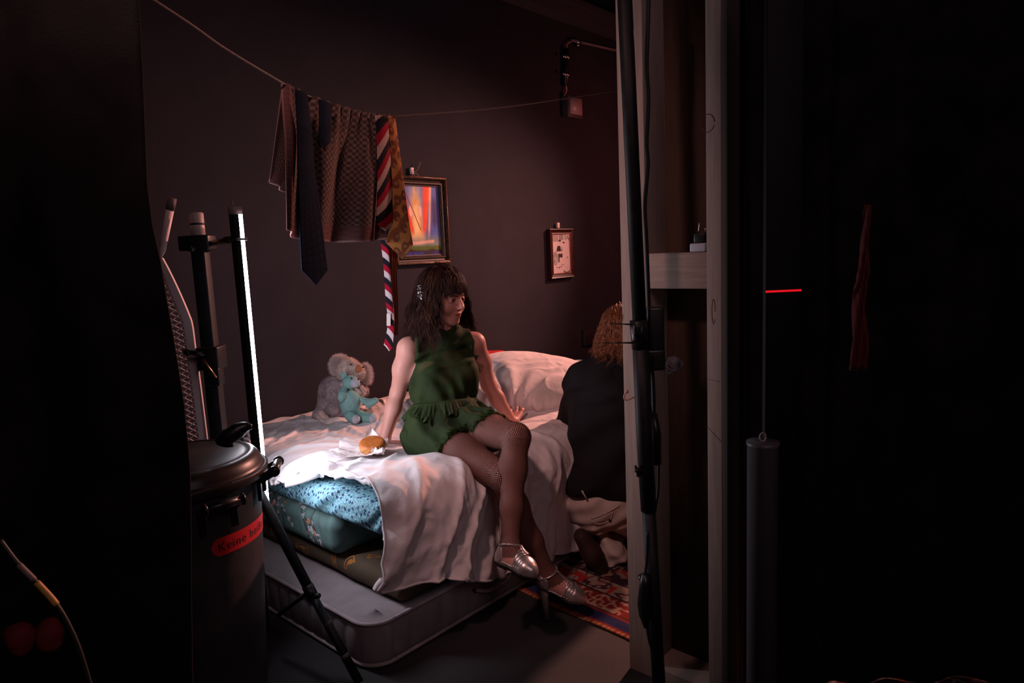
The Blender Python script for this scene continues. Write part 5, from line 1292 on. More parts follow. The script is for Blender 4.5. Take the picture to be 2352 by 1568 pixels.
# hands
def hand(w_, fwd, nrm_, r0=.008, spread=.22, thumb=1, curl=.25, L_=.078):
    """list of (pts, radii) for a palm and five fingers; fwd along the palm, nrm_ up from its back"""
    fwd = unit(fwd); nrm_ = unit(nrm_ - fwd * (np.dot(nrm_, fwd))); sd = unit(np.cross(nrm_, fwd)) * thumb
    out = []
    for k, (o_, ln) in enumerate(((.033, .068), (.012, .078), (-.010, .074), (-.030, .058))):
        base = w_ + fwd * (L_ - abs(o_) * .25) + sd * o_; dr = unit(fwd + sd * o_ * spread / .03)
        p1 = base + dr * ln * .42 + nrm_ * .004; d2 = unit(dr - nrm_ * curl); p2 = p1 + d2 * ln * .32; d3 = unit(dr - nrm_ * curl * 2.0); p3 = p2 + d3 * ln * .26
        out.append(([w_ + fwd * .01 + sd * o_ * .4, base], [.014, .0115])); out.append(([base, p1, p2, p3], [.0098, .0088, .008, .0068]))
    t0 = w_ + fwd * .022 + sd * .022; t1 = t0 + unit(fwd * .6 + sd * .9) * .034; t2 = t1 + unit(fwd * .75 + sd * .6 - nrm_ * .2) * .028; t3 = t2 + unit(fwd * .85 + sd * .35 - nrm_ * .2) * .022
    out.append(([w_ + fwd * .005 + sd * .008, t0, t1], [.016, .015, .0115])); out.append(([t1, t2, t3], [.0105, .0095, .008]))
    return out
hdL = hand(wrL + np.array([.010, .0, -.008]), unit(np.array([.06, 1., .42])), np.array([-.1, -.4, 1.]), thumb=1, spread=.34, L_=.066)
hdR = hand(wrR + np.array([0, 0, -.012]), unit(np.array([-.35, .75, -.25])), np.array([0, -.1, 1.]), thumb=1)
def f_hand(P, H_):
    d = None
    for pts, rs in H_[::2][:4] + [H_[8]]:
        e = s_chain(P, pts, rs, .008); d = e if d is None else smin(d, e, .014)
    for i in (1, 3, 5, 7, 9):
        d = smin(d, s_chain(P, H_[i][0], H_[i][1], .003), .004)
    return d
# head and face (head frame: x side, y forward, z up)
def f_head(P):
    q = (P - F32(HC)) @ HM.T
    d = s_ell(q, (0, -.014, .032), (.073, .092, .083))
    d = smin(d, s_ell(q, (0, .030, -.022), (.058, .058, .078)), .03)
    d = smin(d, s_cap(q, (0, .050, -.092), (0, .062, -.094), .019, .017), .032)                # chin
    for s in (-1, 1):
        d = smin(d, s_cap(q, (s * .052, .005, -.050), (s * .014, .058, -.092), .016, .014), .022)   # jaw
        d = smin(d, s_ell(q, (s * .036, .060, -.034), (.022, .018, .020)), .02)                 # cheek
        d = smin(d, s_cap(q, (s * .012, .083, .024), (s * .044, .068, .022), .008, .008), .014)     # brow
        d = smax(d, -s_ell(q, (s * .031, .098, .004), (.020, .022, .0125)), .012)                # socket
        d = smin(d, s_ell(q, (s * .031, .0700, .003), (.0165, .0165, .0140)), .004)
        d = smax(d, -s_ell(q, (s * .031, .0890, .001), (.0135, .010, .0040)), .002)              # lid opening
        d = smin(d, s_ell(q, (s * .074, -.008, -.006), (.008, .018, .030)), .008)               # ear
    d = smin(d, s_chain(q, [(0, .080, .018), (0, .093, -.006), (0, .105, -.026)], [.0065, .0075, .0095], .008), .010)
    for s in (-1, 1): d = smin(d, s_ell(q, (s * .0105, .094, -.031), (.0075, .010, .0070)), .006)
    for s in (-1, 1): d = smax(d, -s_ell(q, (s * .0065, .100, -.0385), (.0030, .005, .003)), .003)
    d = smin(d, s_ell(q, (0, .074, -.058), (.024, .016, .020)), .014)
    d = smin(d, s_chain(q, [(-.020, .0805, -.0585), (-.006, .0895, -.0535), (0, .0895, -.0550), (.006, .0895, -.0535), (.020, .0805, -.0585)], [.0026, .0048, .0044, .0048, .0026], .003), .004)
    d = smin(d, s_chain(q, [(-.018, .0805, -.0615), (0, .0895, -.0660), (.018, .0805, -.0615)], [.0028, .0062, .0028], .003), .004)
    d = smax(d, -s_chain(q, [(-.019, .087, -.0595), (0, .0965, -.0600), (.019, .087, -.0595)], [.0012, .0020, .0012], .001), .002)
    return d
def f_body(P):
    d = f_torso(P); d = smin(d, f_armR(P), .035); d = smin(d, f_armL(P), .035); d = smin(d, f_neck(P), .035)
    hd_ = f_head(P); d = smin(d, hd_, .015)
    lg = smin(f_leg(P, LL), f_footL(P), .015); lg2 = smin(f_leg(P, RL), f_footR(P), .015)
    tr = f_torso(P); d = np.minimum(smin(d, lg, .0001), smin(tr, lg, .05)); d = smin(d, smin(tr, lg2, .05), .004)
    # bury nothing between the crossed legs: keep them distinct with a tight blend
    for f_, w_ in ((hdL, wrL), (hdR, wrR)):
        k = np.linalg.norm(P - F32(w_), axis=-1) < .30
        if k.any(): 
            dd_ = d[k]; d[k] = smin(dd_, f_hand(P[k], f_), .010)
    return d
wo = thing('woman', 'person in green frayed dress and fishnet stockings sitting cross-legged on the bed', 'person', B(.62, .1, .0))
allp = np.array([HL((0, 0, .14)), toR, toL, elR, wrR, wrL + [.2, .1, 0], heR, knL, shL]); lo_ = allp.min(0) - .10; hi_ = allp.max(0) + .10
Vb, Qb = surf(f_body, lo_, hi_, .0036)
bd = mesh_obj('body', Vb, Qb, None, wo)
q = (Vb - HC) @ HM.T.astype(float)
sk = np.tile(np.array([.56, .265, .215]), (len(Vb), 1)); nz_ = vnoise(Vb, 25, 3); sk *= (1 + .05 * nz_)[:, None]
face = np.linalg.norm(q, axis=1) < .16
lip = face & (((np.hypot(q[:, 0] / .020, (q[:, 2] + .0595) / .0080)) < 1) & (q[:, 1] > .078)); sk[lip] = (.36, .09, .085)
for s in (-1, 1):
    e_ = face & (np.hypot((q[:, 0] - s * .031) / .0165, (q[:, 2] - .006) / .0065) < 1) & (q[:, 1] > .06); sk[e_] = sk[e_] * .45
    e_ = face & (np.abs(q[:, 2] - (.0225 - (np.abs(q[:, 0]) - .03) ** 2 * 8)) < .0035) & (np.abs(q[:, 0]) > .012) & (np.abs(q[:, 0]) < .048) & (q[:, 1] > .05); sk[e_] = (.07, .03, .02)
set_color(bd, sk)
M_skin = vcol_mat('skin', .48, bump=.08, bs=300., spec=.35, Subsurface_Weight=.12, Subsurface_Scale=.02)
M_skin.node_tree.nodes['Principled BSDF'].inputs['Subsurface Radius'].default_value = (1, .35, .2)
bd.data.materials.append(M_skin)
for s in (-1, 1):
    c = HL((s * .031, .0715, .003)); ey = mesh_obj('eye', *surf(lambda P, c=c: s_ell(P, c, (.0125,) * 3), c - .02, c + .02, .0018), None, wo)
    vq = (np.array([v.co[:] for v in ey.data.vertices]) + WORG[ey.name] - HC) @ HM.T.astype(float); ir = np.hypot(vq[:, 0] - s * .031 - .002, vq[:, 2] - .002)
    ec = np.tile([.55, .48, .46], (len(vq), 1)); ec[(ir < .006) & (vq[:, 1] > .07)] = (.05, .025, .012); ec[(ir < .0028) & (vq[:, 1] > .07)] = (.002, .002, .002); set_color(ey, ec); ey.data.materials.append(vcol_mat('eyeball', .08))
# ---- fishnet stockings
def net(nt, b):
    uv = N(nt, 'ShaderNodeUVMap', uv_map='UVMap'); sp = N(nt, 'ShaderNodeSeparateXYZ'); nt.links.new(uv.outputs[0], sp.inputs[0])
    a_ = math_(nt, 'ADD', sp.outputs[0], sp.outputs[1]); c_ = math_(nt, 'SUBTRACT', sp.outputs[0], sp.outputs[1])
    l1 = math_(nt, 'ABSOLUTE', math_(nt, 'SUBTRACT', math_(nt, 'FRACT', a_), .5)); l2 = math_(nt, 'ABSOLUTE', math_(nt, 'SUBTRACT', math_(nt, 'FRACT', c_), .5))
    al = math_(nt, 'MAXIMUM', math_(nt, 'LESS_THAN', l1, .115), math_(nt, 'LESS_THAN', l2, .12))
    al = math_(nt, 'MAXIMUM', al, .17)
    nt.links.new(al, b.inputs['Alpha'])
M_net = mat('black_fishnet', (.016, .005, .005), .7, build=net, spec=.1)
def stocking(name, L_, ff, an_, cut):
    off = .0022
    def f(P): return smin(f_leg(P, L_), ff(P), .015) - off
    a_, k_ = L_[2][-1], L_[0][-1]; h_ = L_[0][0]
    pts = np.array([h_, k_, a_, a_ + (a_ - k_) * .2]); lo_ = pts.min(0) - .13; hi_ = pts.max(0) + .13
    axis = unit(k_ - h_); T0_ = np.linalg.norm(k_ - h_)
    V, Q = surf(f, lo_, hi_, .005)
    cen = V[Q].mean(1); tt = (cen - h_) @ axis; dk = np.minimum(np.abs(f_leg(F32(cen), L_)), 1)
    shin = unit(a_ - k_); sh_t = (cen - a_) @ shin
    keep = ((tt > cut) | (((cen - k_) @ shin > .05) & (np.linalg.norm(cen - k_ - np.clip((cen - k_) @ shin, 0, 9)[:, None] * shin, axis=1) < .085))) & (sh_t < .035); V, Q = sub(V, Q[keep])
    # arc length along a rounded centre line and the angle about it
    c0_, c1_ = k_ + (h_ - k_) * .17, k_ + (a_ - k_) * .18; tb = np.linspace(0, 1, 24)[:, None]
    cl_ = np.vstack([h_ - (k_ - h_) * .1, c0_ * (1 - tb) ** 2 + 2 * k_ * tb * (1 - tb) + c1_ * tb ** 2, a_ + shin * .15]); sd = unit(np.cross(axis, shin))
    acc = np.concatenate([[0], np.cumsum(np.linalg.norm(np.diff(cl_, axis=0), axis=1))]); best = np.full(len(V), 9.); v_ = np.zeros(len(V)); th = np.zeros(len(V))
    for i_ in range(len(cl_) - 1):
        e_ = cl_[i_ + 1] - cl_[i_]; t_ = np.clip((V - cl_[i_]) @ e_ / (e_ @ e_), 0, 1); r = V - cl_[i_] - t_[:, None] * e_; dd_ = np.linalg.norm(r, axis=1); m_ = dd_ < best
        T_ = unit(e_); f0 = np.cross(sd, T_); best[m_] = dd_[m_]; v_[m_] = acc[i_] + t_[m_] * np.linalg.norm(e_); th[m_] = np.arctan2(r[m_] @ sd, r[m_] @ f0)
    n_ = 54
    UV = np.stack([th / (2 * math.pi) * n_, v_ / .0078], 1)
    o = mesh_obj(name, V, Q, M_net, wo); set_uv(o, UV, wrap=n_); return o
stocking('stocking', LL, f_footL, anL, .10); stocking('stocking', RL, f_footR, anR, .10)
# ---- dress
thighs = lambda P: np.minimum(s_cap(P, hipL, knL, .088, .060), s_cap(P, hipR, knR, .088, .060))
axL, axR = unit(knL - hipL), unit(knR - hipR)
def f_dress(P):
    q = (P - F32(waist)) @ CH.T; Pn = P
    d = smin(smin(smin(f_torso(P), f_armR(P), .035), f_armL(P), .035), f_neck(P), .035) - .012
    d = smin(d, s_ell(P, waist + cy3 * .012 + cz3 * .035, (.120, .096, .085), CH), .04)          # loose blouson over the waist
    sk_ = smin(thighs(P) - .016, s_ell(P, pelv - [0, 0, .005], (.178, .135, .112), PE3), .05)
    mid_ = (hipL + hipR) / 2; mk = (knL + knR) / 2
    sk_ = smin(sk_, s_cap(P, mid_, mid_ + (mk - mid_) * .42, .085, .075), .05)
    d = smin(d, sk_, .03)
    zz = (P - F32(pelv)) @ F32(cz3); ph = P @ F32(cx3)
    fold = .0065 * np.sin(ph * 80 + zz * 26 + 3.0 * vnoise(P, 8, 2)) * sstep(zz, .30, .05) + .005 * vnoise(P * F32([1, 1, .6]), 22, 4)
    pinch = .006 * np.exp(-((zz - .115) / .018) ** 2)                                               # waist seam
    drape = .011 * np.clip(1 - np.abs(np.sin(zz * 38 - ph * 14 + 1.2 * vnoise(P, 6, 8))) * 1.4, 0, 1) * sstep(zz, .20, .30)           # cowl folds at the bust
    ruf = .012 * np.maximum(0, np.sin(ph * 60 + 4 * vnoise(P, 12, 6))) * np.exp(-((zz - .075) / .028) ** 2)
    d = d - fold * .9 + pinch - drape - ruf
    # cut away: arms, neckline, hem on each thigh
    tL = (P - F32(hipL)) @ F32(axL); tR = (P - F32(hipR)) @ F32(axR)
    nb = F32(neckb); up_ = (P - nb) @ F32(cz3); sx_ = (P - nb) @ F32(cx3)
    d = smax(d, up_ - .035 + .5 * np.clip(.05 - np.abs(sx_), 0, 1) * ((P - nb) @ F32(cy3) > 0), .006)
    d = smax(d, np.abs(sx_) - (.128 + .0 * up_), .006) if False else d
    for sh, el in ((shL, elL), (shR, elR)):
        od_ = unit((sh - neckb) * [1, 1, 0]); arm = np.maximum(s_cap(P, sh + od_ * .02 + np.array([0, 0, .02]), el, .085, .062), -.026 - (P - F32(sh)) @ F32(od_)); arm = np.minimum(arm, np.minimum(s_cap(P, sh * .75 + el * .25, el, .054, .05), s_cap(P, el, wrR if sh is shR else wrL, .078, .060))); d = smax(d, -arm, .008)
    hemn = .012 * vnoise(P, 60, 3) + .008 * vnoise(P, 140, 4)
    yy = (P - F32(hipR)) @ F32(unit(hipL - hipR))
    hem = np.where(yy > .075, .265 - .06 * sstep(P[..., 2], .70, .64), .185)
    tt = np.where(yy > .075, tL, tR)
    return smax(d, tt - hem - hemn, .004)
lo_ = np.minimum(pelv, np.minimum(chest, knL)) - .30; hi_ = np.maximum(pelv, np.maximum(neckb, knL)) + .25
Vd, Qd = surf(f_dress, lo_, hi_, .0048)
dr = mesh_obj('dress', Vd, Qd, None, wo)
zz = (Vd - pelv) @ cz3; yv = (Vd - chest) @ cy3
dc = np.tile(np.array([.016, .030, .007]), (len(Vd), 1)); nz_ = vnoise(Vd, 14, 6) * .6 + vnoise(Vd, 40, 2) * .3
dc = L((.008, .014, .005), dc, np.clip(sstep(nz_, .0, -.5) * .6, 0, 1)); dc = L((.026, .046, .010), dc, sstep(nz_, .15, .6) * .4)
# skin showing through the sheer layer
for (x, y, z, r_) in ((-.085, .07, .0, .05), (-.03, .10, -.015, .05), (.06, .10, -.02, .055), (.02, .09, .05, .05)):
    c_ = chest + cx3 * x + cy3 * y + cz3 * z; m_ = sstep(np.linalg.norm(Vd - c_, axis=1) + .015 * vnoise(Vd, 30, 3), r_, r_ * .7) * .55; dc = L((.11, .085, .038) if x < -.05 else (.045, .038, .014), dc, m_)
set_color(dr, dc)
def dressm(nt, b):
    a = N(nt, 'ShaderNodeVertexColor', layer_name='Col'); nt.links.new(a.outputs[0], b.inputs['Base Color'])
    tc = N(nt, 'ShaderNodeTexCoord'); mp = N(nt, 'ShaderNodeMapping'); mp.inputs['Rotation'].default_value = (.2, .5, .3); mp.inputs['Scale'].default_value = (1, 1, .22); nt.links.new(tc.outputs['Object'], mp.inputs[0])
    n = N(nt, 'ShaderNodeTexNoise'); n.inputs['Scale'].default_value = 170; n.inputs['Detail'].default_value = 3; n.inputs['Distortion'].default_value = .5; nt.links.new(mp.outputs[0], n.inputs[0])
    bp = N(nt, 'ShaderNodeBump'); bp.inputs['Strength'].default_value = .35; bp.inputs['Distance'].default_value = .002; nt.links.new(n.outputs[0], bp.inputs['Height']); nt.links.new(bp.outputs[0], b.inputs['Normal'])
M_dress = mat('green_crepe', (.05, .11, .02), .8, build=dressm, spec=.2); dr.data.materials.append(M_dress)
# frayed peplum strips at the waist and frayed hem
M_fray = mat('green_fray', (.035, .075, .018), .9, spec=.1)
def ruffle(z0, ln, amp, seed, rx=.172, ry=.132, flare=.030, fr=11):
    n1, m1 = 420, 14; th = np.linspace(0, 2 * math.pi, n1, endpoint=False); G = []
    P_ = np.stack([np.cos(th) * 2, np.sin(th) * 2, th * 0 + seed], -1); big = vnoise(P_, 1.3, seed); fine = vnoise(P_, 16, seed + 2); ll = ln * (1 + .55 * big + .30 * fine)
    for k, t in enumerate(th):
        row = []
        for q in range(m1):
            v = q / (m1 - 1); fl = flare * v ** .8 + amp * v * math.sin(t * fr + 2.5 * big[k]) + .004 * v * v * math.sin(t * 47 + seed)
            rx_, ry_ = rx - .020 * (1 - v) + fl, ry - .016 * (1 - v) + fl
            row.append(pelv + cx3 * rx_ * math.cos(t) + cy3 * (ry_ * math.sin(t) + .004) + cz3 * (z0 - ll[k] * v))
        G.append(row)
    o = MB().grid(np.array(G), closed_u=True).build('ruffle', M_dress, dr); add_mod(o, 'SOLIDIFY', thickness=.0015)
    nv = len(o.data.vertices); vc = np.array([v.co[:] for v in o.data.vertices]); nz2 = vnoise(vc, 18, seed); c_ = np.tile(np.array([.016, .029, .007]), (nv, 1)); set_color(o, L((.030, .050, .011), L((.014, .026, .010), c_, sstep(nz2, .0, -.4) * .8), sstep(nz2, .1, .5) * .6))
ruffle(.112, .062, .010, 1, .150, .118, .020, 9); ruffle(.082, .075, .012, 5, .166, .130, .016, 7)
tLd, tRd = (Vd[Qd].mean(1) - hipL) @ axL, (Vd[Qd].mean(1) - hipR) @ axR
rw, nw = surf_samples(Vd, Qd, 1300, mask=lambda c, n: ((f_dress(F32(c)) > -1) & ((((c - hipL) @ axL > .235) & ((c - hipR) @ unit(hipL - hipR) > .075)) | (((c - hipR) @ axR > .16) & ((c - hipR) @ unit(hipL - hipR) <= .075)))))
strands('hem_fringe', rw, nw * .4 + axL * .8 + np.array([0, 0, -.3]), .016, .0009, M_fray, dr, bamt=.4, seg=4, jitter=.5)
for (x, y, z) in ((-.02, .105, -.085), (.0, .10, -.21), (.05, .02, .06)): pass
# ---- shoes
M_silver = mat('silver_leather', (.62, .55, .54), .30, .75, build=noise_mix(40., (.50, .44, .43), (.70, .62, .60), bump=.12, dist=.002, bscale=70.)); M_heel = mat('silver_heel', (.50, .42, .41), .4, .5); M_sole = mat('dark_sole', (.03, .018, .018), .6)
def shoe(a, he, ba, to, ff, heel_dir, hl):
    f = unit(ba - he); f2 = unit(to - ba); sd = unit(np.cross(f, a - he)); up = unit(np.cross(sd, f)); up = up if up @ (a - he) > 0 else -up
    root = (a + he) / 2
    def shell(P):
        d = ff(P) - .0045; x = (P - F32(he)) @ F32(f); z = (P - F32(he)) @ F32(up); y = (P - F32(he)) @ F32(sd)
        LB = float((ba - he) @ f); tot = float((to - he) @ f)
        vamp = -(x - (LB - .045 + .35 * np.clip(z, -.05, .05) * 0 + .25 * np.abs(y)))            # keep x beyond the vamp line
        heelc = x - (.018 - .4 * np.clip(z, 0, .05)); heelc = np.maximum(heelc, z - .032)
        low = z + .010                                                                              # low side band joining heel and toe
        keep = np.minimum(np.minimum(vamp, heelc), low)
        d = smax(d, keep, .003)
        sl = np.abs(((x - LB * .0) - (LB - .036) + np.abs(y) * .30) % .0115 - .00575) - .0019
        slm = np.maximum(np.maximum(sl, -(x - (LB - .045))), np.maximum(x - (LB - .002), -(z + .006)))
        slm = np.maximum(slm, .0 - (ff(P) - .0005))
        return smax(d, -slm, .0015)
    lo_ = np.minimum(np.minimum(a, he), to) - .06; hi_ = np.maximum(np.maximum(a, he), to) + .06
    V, Q = surf(shell, lo_, hi_, .0020); so = mesh_obj('shoe', V, Q, M_silver, wo)
    def sole(P):
        d = ff(P) - .0065; x = (P - F32(he)) @ F32(f); z = (P - F32(he)) @ F32(up); x2 = (P - F32(ba)) @ F32(f2); z2 = z + .012
        return smax(d, z + .0195, .002)
    V, Q = surf(sole, lo_, hi_, .0030)
    if len(V): mesh_obj('shoe_sole', V, Q, M_sole, so)
    hd = unit(heel_dir); h0 = he - up * .020
    h0 = he + hd * .014 - f * .008
    MB().tube([h0, h0 + hd * hl * .35 - f * .002, h0 + hd * (hl - .008) + f * .004], [.023, .0165, .0115], 14, squash=.85).build('shoe_heel', M_heel, so)
    MB().tube([h0 + hd * (hl - .009) + f * .004, h0 + hd * hl + f * .004], .0125, 14).build('heel_tip', M_sole, so)
    # ankle strap ring and instep strap
    an0 = a + up * .014 - f * .002; tl_ = unit(a - (knL if np.linalg.norm(a - anL) < 1e-6 else knR)); x_ = unit(np.cross(tl_, sd)); y_ = unit(np.cross(tl_, x_)); c0 = a - tl_ * .006
    ring = [c0 + (x_ * math.cos(t) + y_ * math.sin(t)) * .0385 for t in np.linspace(0, 2 * math.pi, 30)]
    MB().tube(ring, .0062, 8, squash=.6).build('ankle_strap', M_silver, so)
    fr_ = c0 + unit(f - tl_ * (f @ tl_)) * .035; vt = he + f * (float((ba - he) @ f) - .012) + up * .045
    V0 = []
    for t in np.linspace(0, 1, 14):
        p = fr_ * (1 - t) + vt * t
        for _ in range(14):                     # settle on the instep
            e = float(ff(F32(p[None]))[0]); g = np.array([float(ff(F32((p + dd_)[None]))[0]) - e for dd_ in np.eye(3) * .002]); g = g / (np.linalg.norm(g) + 1e-9); p = p - g * (e - .004)
        V0.append(p)
    V0[0] = fr_
    MB().tube(V0, list(np.linspace(.0065, .0125, 14)), 8, squash=.35).build('instep_strap', M_silver, so)
    return so
shoe(anL, heL, baL, toL, f_footL, unit(shinL * 1.0 + unit(toL - heL) * .05), .062)
shoe(anR, heR, baR, toR, f_footR, np.array([0, 0, -1.]), max(.03, heR[2] - .016))
# ankle bands of the stockings
for a_, k_ in ((anL, knL),):
    tl_ = unit(a_ - k_)

# ---- hair
def hair(parent, HM_, HC_, M_, nlock, length, rng, bangs=True, wave=.012, curl=1.0, wid=.0036, crown=(.078, .098, .088), spread=.30, cov=None, name='hair', gravity=np.array([0, 0, -1.]), nseg=20):
    HM_ = np.asarray(HM_, float); locks_v = []; locks_f = []; k = 0
    # solid under layer
    def base(P):
        q = (P - F32(HC_)) @ F32(HM_).T
        d = s_ell(q, (0, -.014, .034), tuple(np.array(crown) + .006))
        cut = np.maximum(q[..., 1] - (.046 + .10 * np.clip(q[..., 2] - .045, 0, .06)), -(q[..., 2] - .075)) if bangs else q[..., 1] - .05
        d2 = smax(d, np.minimum(cut, q[..., 1] - .046 - .45 * np.clip(q[..., 2] - .03, 0, 1)), .01)
        side = s_ell(q, (0, -.038, -.055), (.080, .060, .10)); side = smax(side, q[..., 1] - .012, .02)
        return smin(d2, side, .03) - .002 * vnoise(q, 120, 3)
    V, Q = surf(base, HC_ - .24, HC_ + .24, .005); ho = mesh_obj(name, V, Q, M_, parent)
    grav = HM_ @ gravity; nper = 16; Wall = []; Rall = []
    tt = np.linspace(0, 1, nseg); cc = np.array([0, -.014, .034])
    for i in range(nlock // nper):
        az = rng.uniform(-math.pi, math.pi); fr = abs(az); is_b = bangs and fr < .80
        if bangs and .80 <= fr < 1.16: az = math.copysign(rng.uniform(1.16, 1.9), az); fr = abs(az)
        st = rng.uniform(.05, .75); outd = np.array([math.sin(az), math.cos(az), 0.])
        L_ = (rng.uniform(1.44, 1.66) - st) * .092 + .06 * max(0, fr - .45) if is_b else length * rng.uniform(.62, 1.1)
        p = []; th = st; cr = np.array(crown) * rng.uniform(1.04, 1.16); ds = L_ / (nseg - 1); vel = None; pos = None
        lim = 1.42 if not is_b else 1.7
        for j in range(nseg):
            if th < lim:
                pt = cc + cr * np.array([outd[0] * math.sin(th), outd[1] * math.sin(th), math.cos(th)]); p.append(pt); th += ds / .088; pos = pt; vel = None
            else:
                if vel is None: vel = unit(p[-1] - p[-2]) if len(p) > 1 else grav
                tgt = unit(grav + outd * spread * (.30 if not is_b else .02)); vel = unit(vel * .74 + tgt * .26); pos = pos + vel * ds; p.append(pos)
        p = np.array(p); sx = unit(np.cross(outd, [0, 0, 1.]))
        ph, ph2, wv = rng.uniform(0, 6.28), rng.uniform(0, 6.28), wave * rng.uniform(.5, 1.5); amp = (wv * sstep(tt, .2, .95)) if not is_b else .004 * tt
        fq = 9 * curl * rng.uniform(.8, 1.25)
        p = p + sx * (np.sin(tt * fq + ph) * amp)[:, None] + outd * (np.cos(tt * fq + ph2) * amp * .8)[:, None] + sx * (rng.normal(0, .006 if is_b else .018) * tt ** 1.5)[:, None]
        G_ = HC_ + p @ HM_; od = outd @ HM_; d_ = np.gradient(G_, axis=0); d_ /= np.linalg.norm(d_, axis=1)[:, None] + 1e-9
        n1 = np.cross(d_, od); n1 /= np.linalg.norm(n1, axis=1)[:, None] + 1e-9; n2 = np.cross(d_, n1)
        for c_ in range(nper):
            o1, o2 = rng.normal(0, .0125), rng.normal(0, .0035); tap = 1 - .72 * tt + rng.normal(0, .12) * tt; fz = rng.normal(0, .0035, 3)
            W_ = G_ + n1 * (o1 * tap)[:, None] + n2 * (o2 * tap)[:, None] + fz * (tt ** 2)[:, None] + (n1 * np.sin(tt * 14 + rng.uniform(0, 6))[:, None] * .0009)
            cut = rng.uniform(.82, 1.); W_ = G_[0] + (W_ - G_[0]) if False else W_
            r_ = wid * rng.uniform(.45, 1.15) * np.clip((cut - tt) * 3.0 + .08, .03, 1)
            ring = np.stack([W_ + n1 * r_[:, None], W_ + n2 * r_[:, None] * .4, W_ - n1 * r_[:, None], W_ - n2 * r_[:, None] * .4], 1)
            locks_v.append(ring.reshape(-1, 3)); b_ = k + np.arange(nseg - 1)[:, None] * 4
            locks_f.append(np.concatenate([np.stack([b_[:, 0] + a_, b_[:, 0] + (a_ + 1) % 4, b_[:, 0] + 4 + (a_ + 1) % 4, b_[:, 0] + 4 + a_], 1) for a_ in range(4)])); k += nseg * 4
    lo = mesh_obj(name + '_locks', np.concatenate(locks_v), np.concatenate(locks_f), M_, ho)
    return ho
def hairm(c0, c1, c2):
    def f(nt, b):
        tc = N(nt, 'ShaderNodeTexCoord'); g = N(nt, 'ShaderNodeNewGeometry')
        nt.links.new(ramp(nt, g.outputs['Random Per Island'], [(0., c0), (.6, c1), (1., c2)]), b.inputs['Base Color'])
    return f
M_hair = mat('dark_brown_hair', (.035, .015, .010), .5, build=hairm((.009, .004, .003), (.026, .009, .006), (.075, .024, .014)), spec=.14)
rg_h = np.random.default_rng(5)
hr = hair(wo, HM, HC, M_hair, 9600, .34, rg_h, wave=.017, curl=1.35, spread=.82, wid=.0013)
# glittering clip on the side that faces the camera
clipc = ony(964, 672, 2.765)
dtm = HC - clipc; 
mb = MB()
for i in range(46):
    t = rg_h.uniform(-1, 1, 3) * np.array([.013, .010, .030]); t[0] *= 1 - .5 * abs(t[2]) / .03
    c_ = clipc + t; s_ = rg_h.uniform(.0014, .0034); R_ = [unit(rg_h.normal(0, 1, 3)) for _ in range(1)]; z_ = R_[0]; x_ = unit(np.cross(z_, [.3, .2, 1])); mb.box(c_, (s_, s_, s_ * .7), [x_, np.cross(z_, x_), z_])
mb.build('hair_clip', mat('crystal_clip', (.85, .87, .95), .2, .25, spec=1.), hr, smooth=False)

# ================================================================== KNEELING PERSON seen from behind
KD = 2.95
def J(px, py, dy=0.): return ony(px, py, KD + dy)
kn = thing('kneeling_person', 'person with auburn hair, black shirt and white trousers crouching beside the bed, back turned', 'person', onz(1390, 1340, 0))
kpel, kch, knb = J(1395, 1135, 0), J(1410, 950, .06), J(1432, 812, .12)
ksl, ksr = J(1334, 872, .10), J(1515, 862, .12)
khc = J(1432, 768, .14)
kel, kwl = J(1300, 985, .22), J(1330, 1010, .42); ker, kwr = J(1560, 980, .22), J(1500, 1010, .42)
khl, khr = J(1345, 1160, .03), J(1450, 1160, .03); kkl, kkr = J(1350, 1215, .38), J(1500, 1215, .36)
kal, kar = J(1405, 1268, -.05), J(1490, 1272, -.04)
def kbase(P):
    d = s_ell(P, kpel, (.175, .135, .13)); d = smin(d, s_ell(P, kch * .5 + kpel * .5, (.155, .105, .20)), .08); d = smin(d, s_ell(P, kch + [0, 0, .03], (.185, .115, .17)), .08)
    d = smin(d, s_cap(P, ksl, knb, .065, .05), .06); d = smin(d, s_cap(P, ksr, knb, .065, .05), .06); d = smin(d, s_cap(P, knb, khc, .052, .05), .04)
    d = smin(d, s_ell(P, khc + [0, .01, .025], (.076, .095, .105)), .02)
    d = smin(d, s_chain(P, [ksl, kel, kwl], [.055, .042, .027], .03), .04); d = smin(d, s_chain(P, [ksr, ker, kwr], [.055, .042, .027], .03), .04)
    for h_, k_, a_ in ((khl, kkl, kal), (khr, kkr, kar)):
        d = smin(d, s_chain(P, [h_, k_], [.105, .065], .03), .05); d = smin(d, s_chain(P, [k_, a_], [.060, .040], .02), .02)
    for w_, s in ((kwl, 1), (kwr, -1)):
        H_ = hand(w_, np.array([.2 * s, 1, -.1]), np.array([0, 0, 1.]), thumb=s); k = np.linalg.norm(P - F32(w_), axis=-1) < .25
        if k.any(): d[k] = smin(d[k], f_hand(P[k], H_), .01)
    return d
lo_ = np.array([.02, 2.6, .0]); hi_ = np.array([1.0, 3.65, 1.32])
Vq, Qq = surf(kbase, lo_, hi_, .0085)
kbo = mesh_obj('body', Vq, Qq, None, kn); set_color(kbo, np.tile([.50, .29, .23], (len(Vq), 1))); kbo.data.materials.append(M_skin)
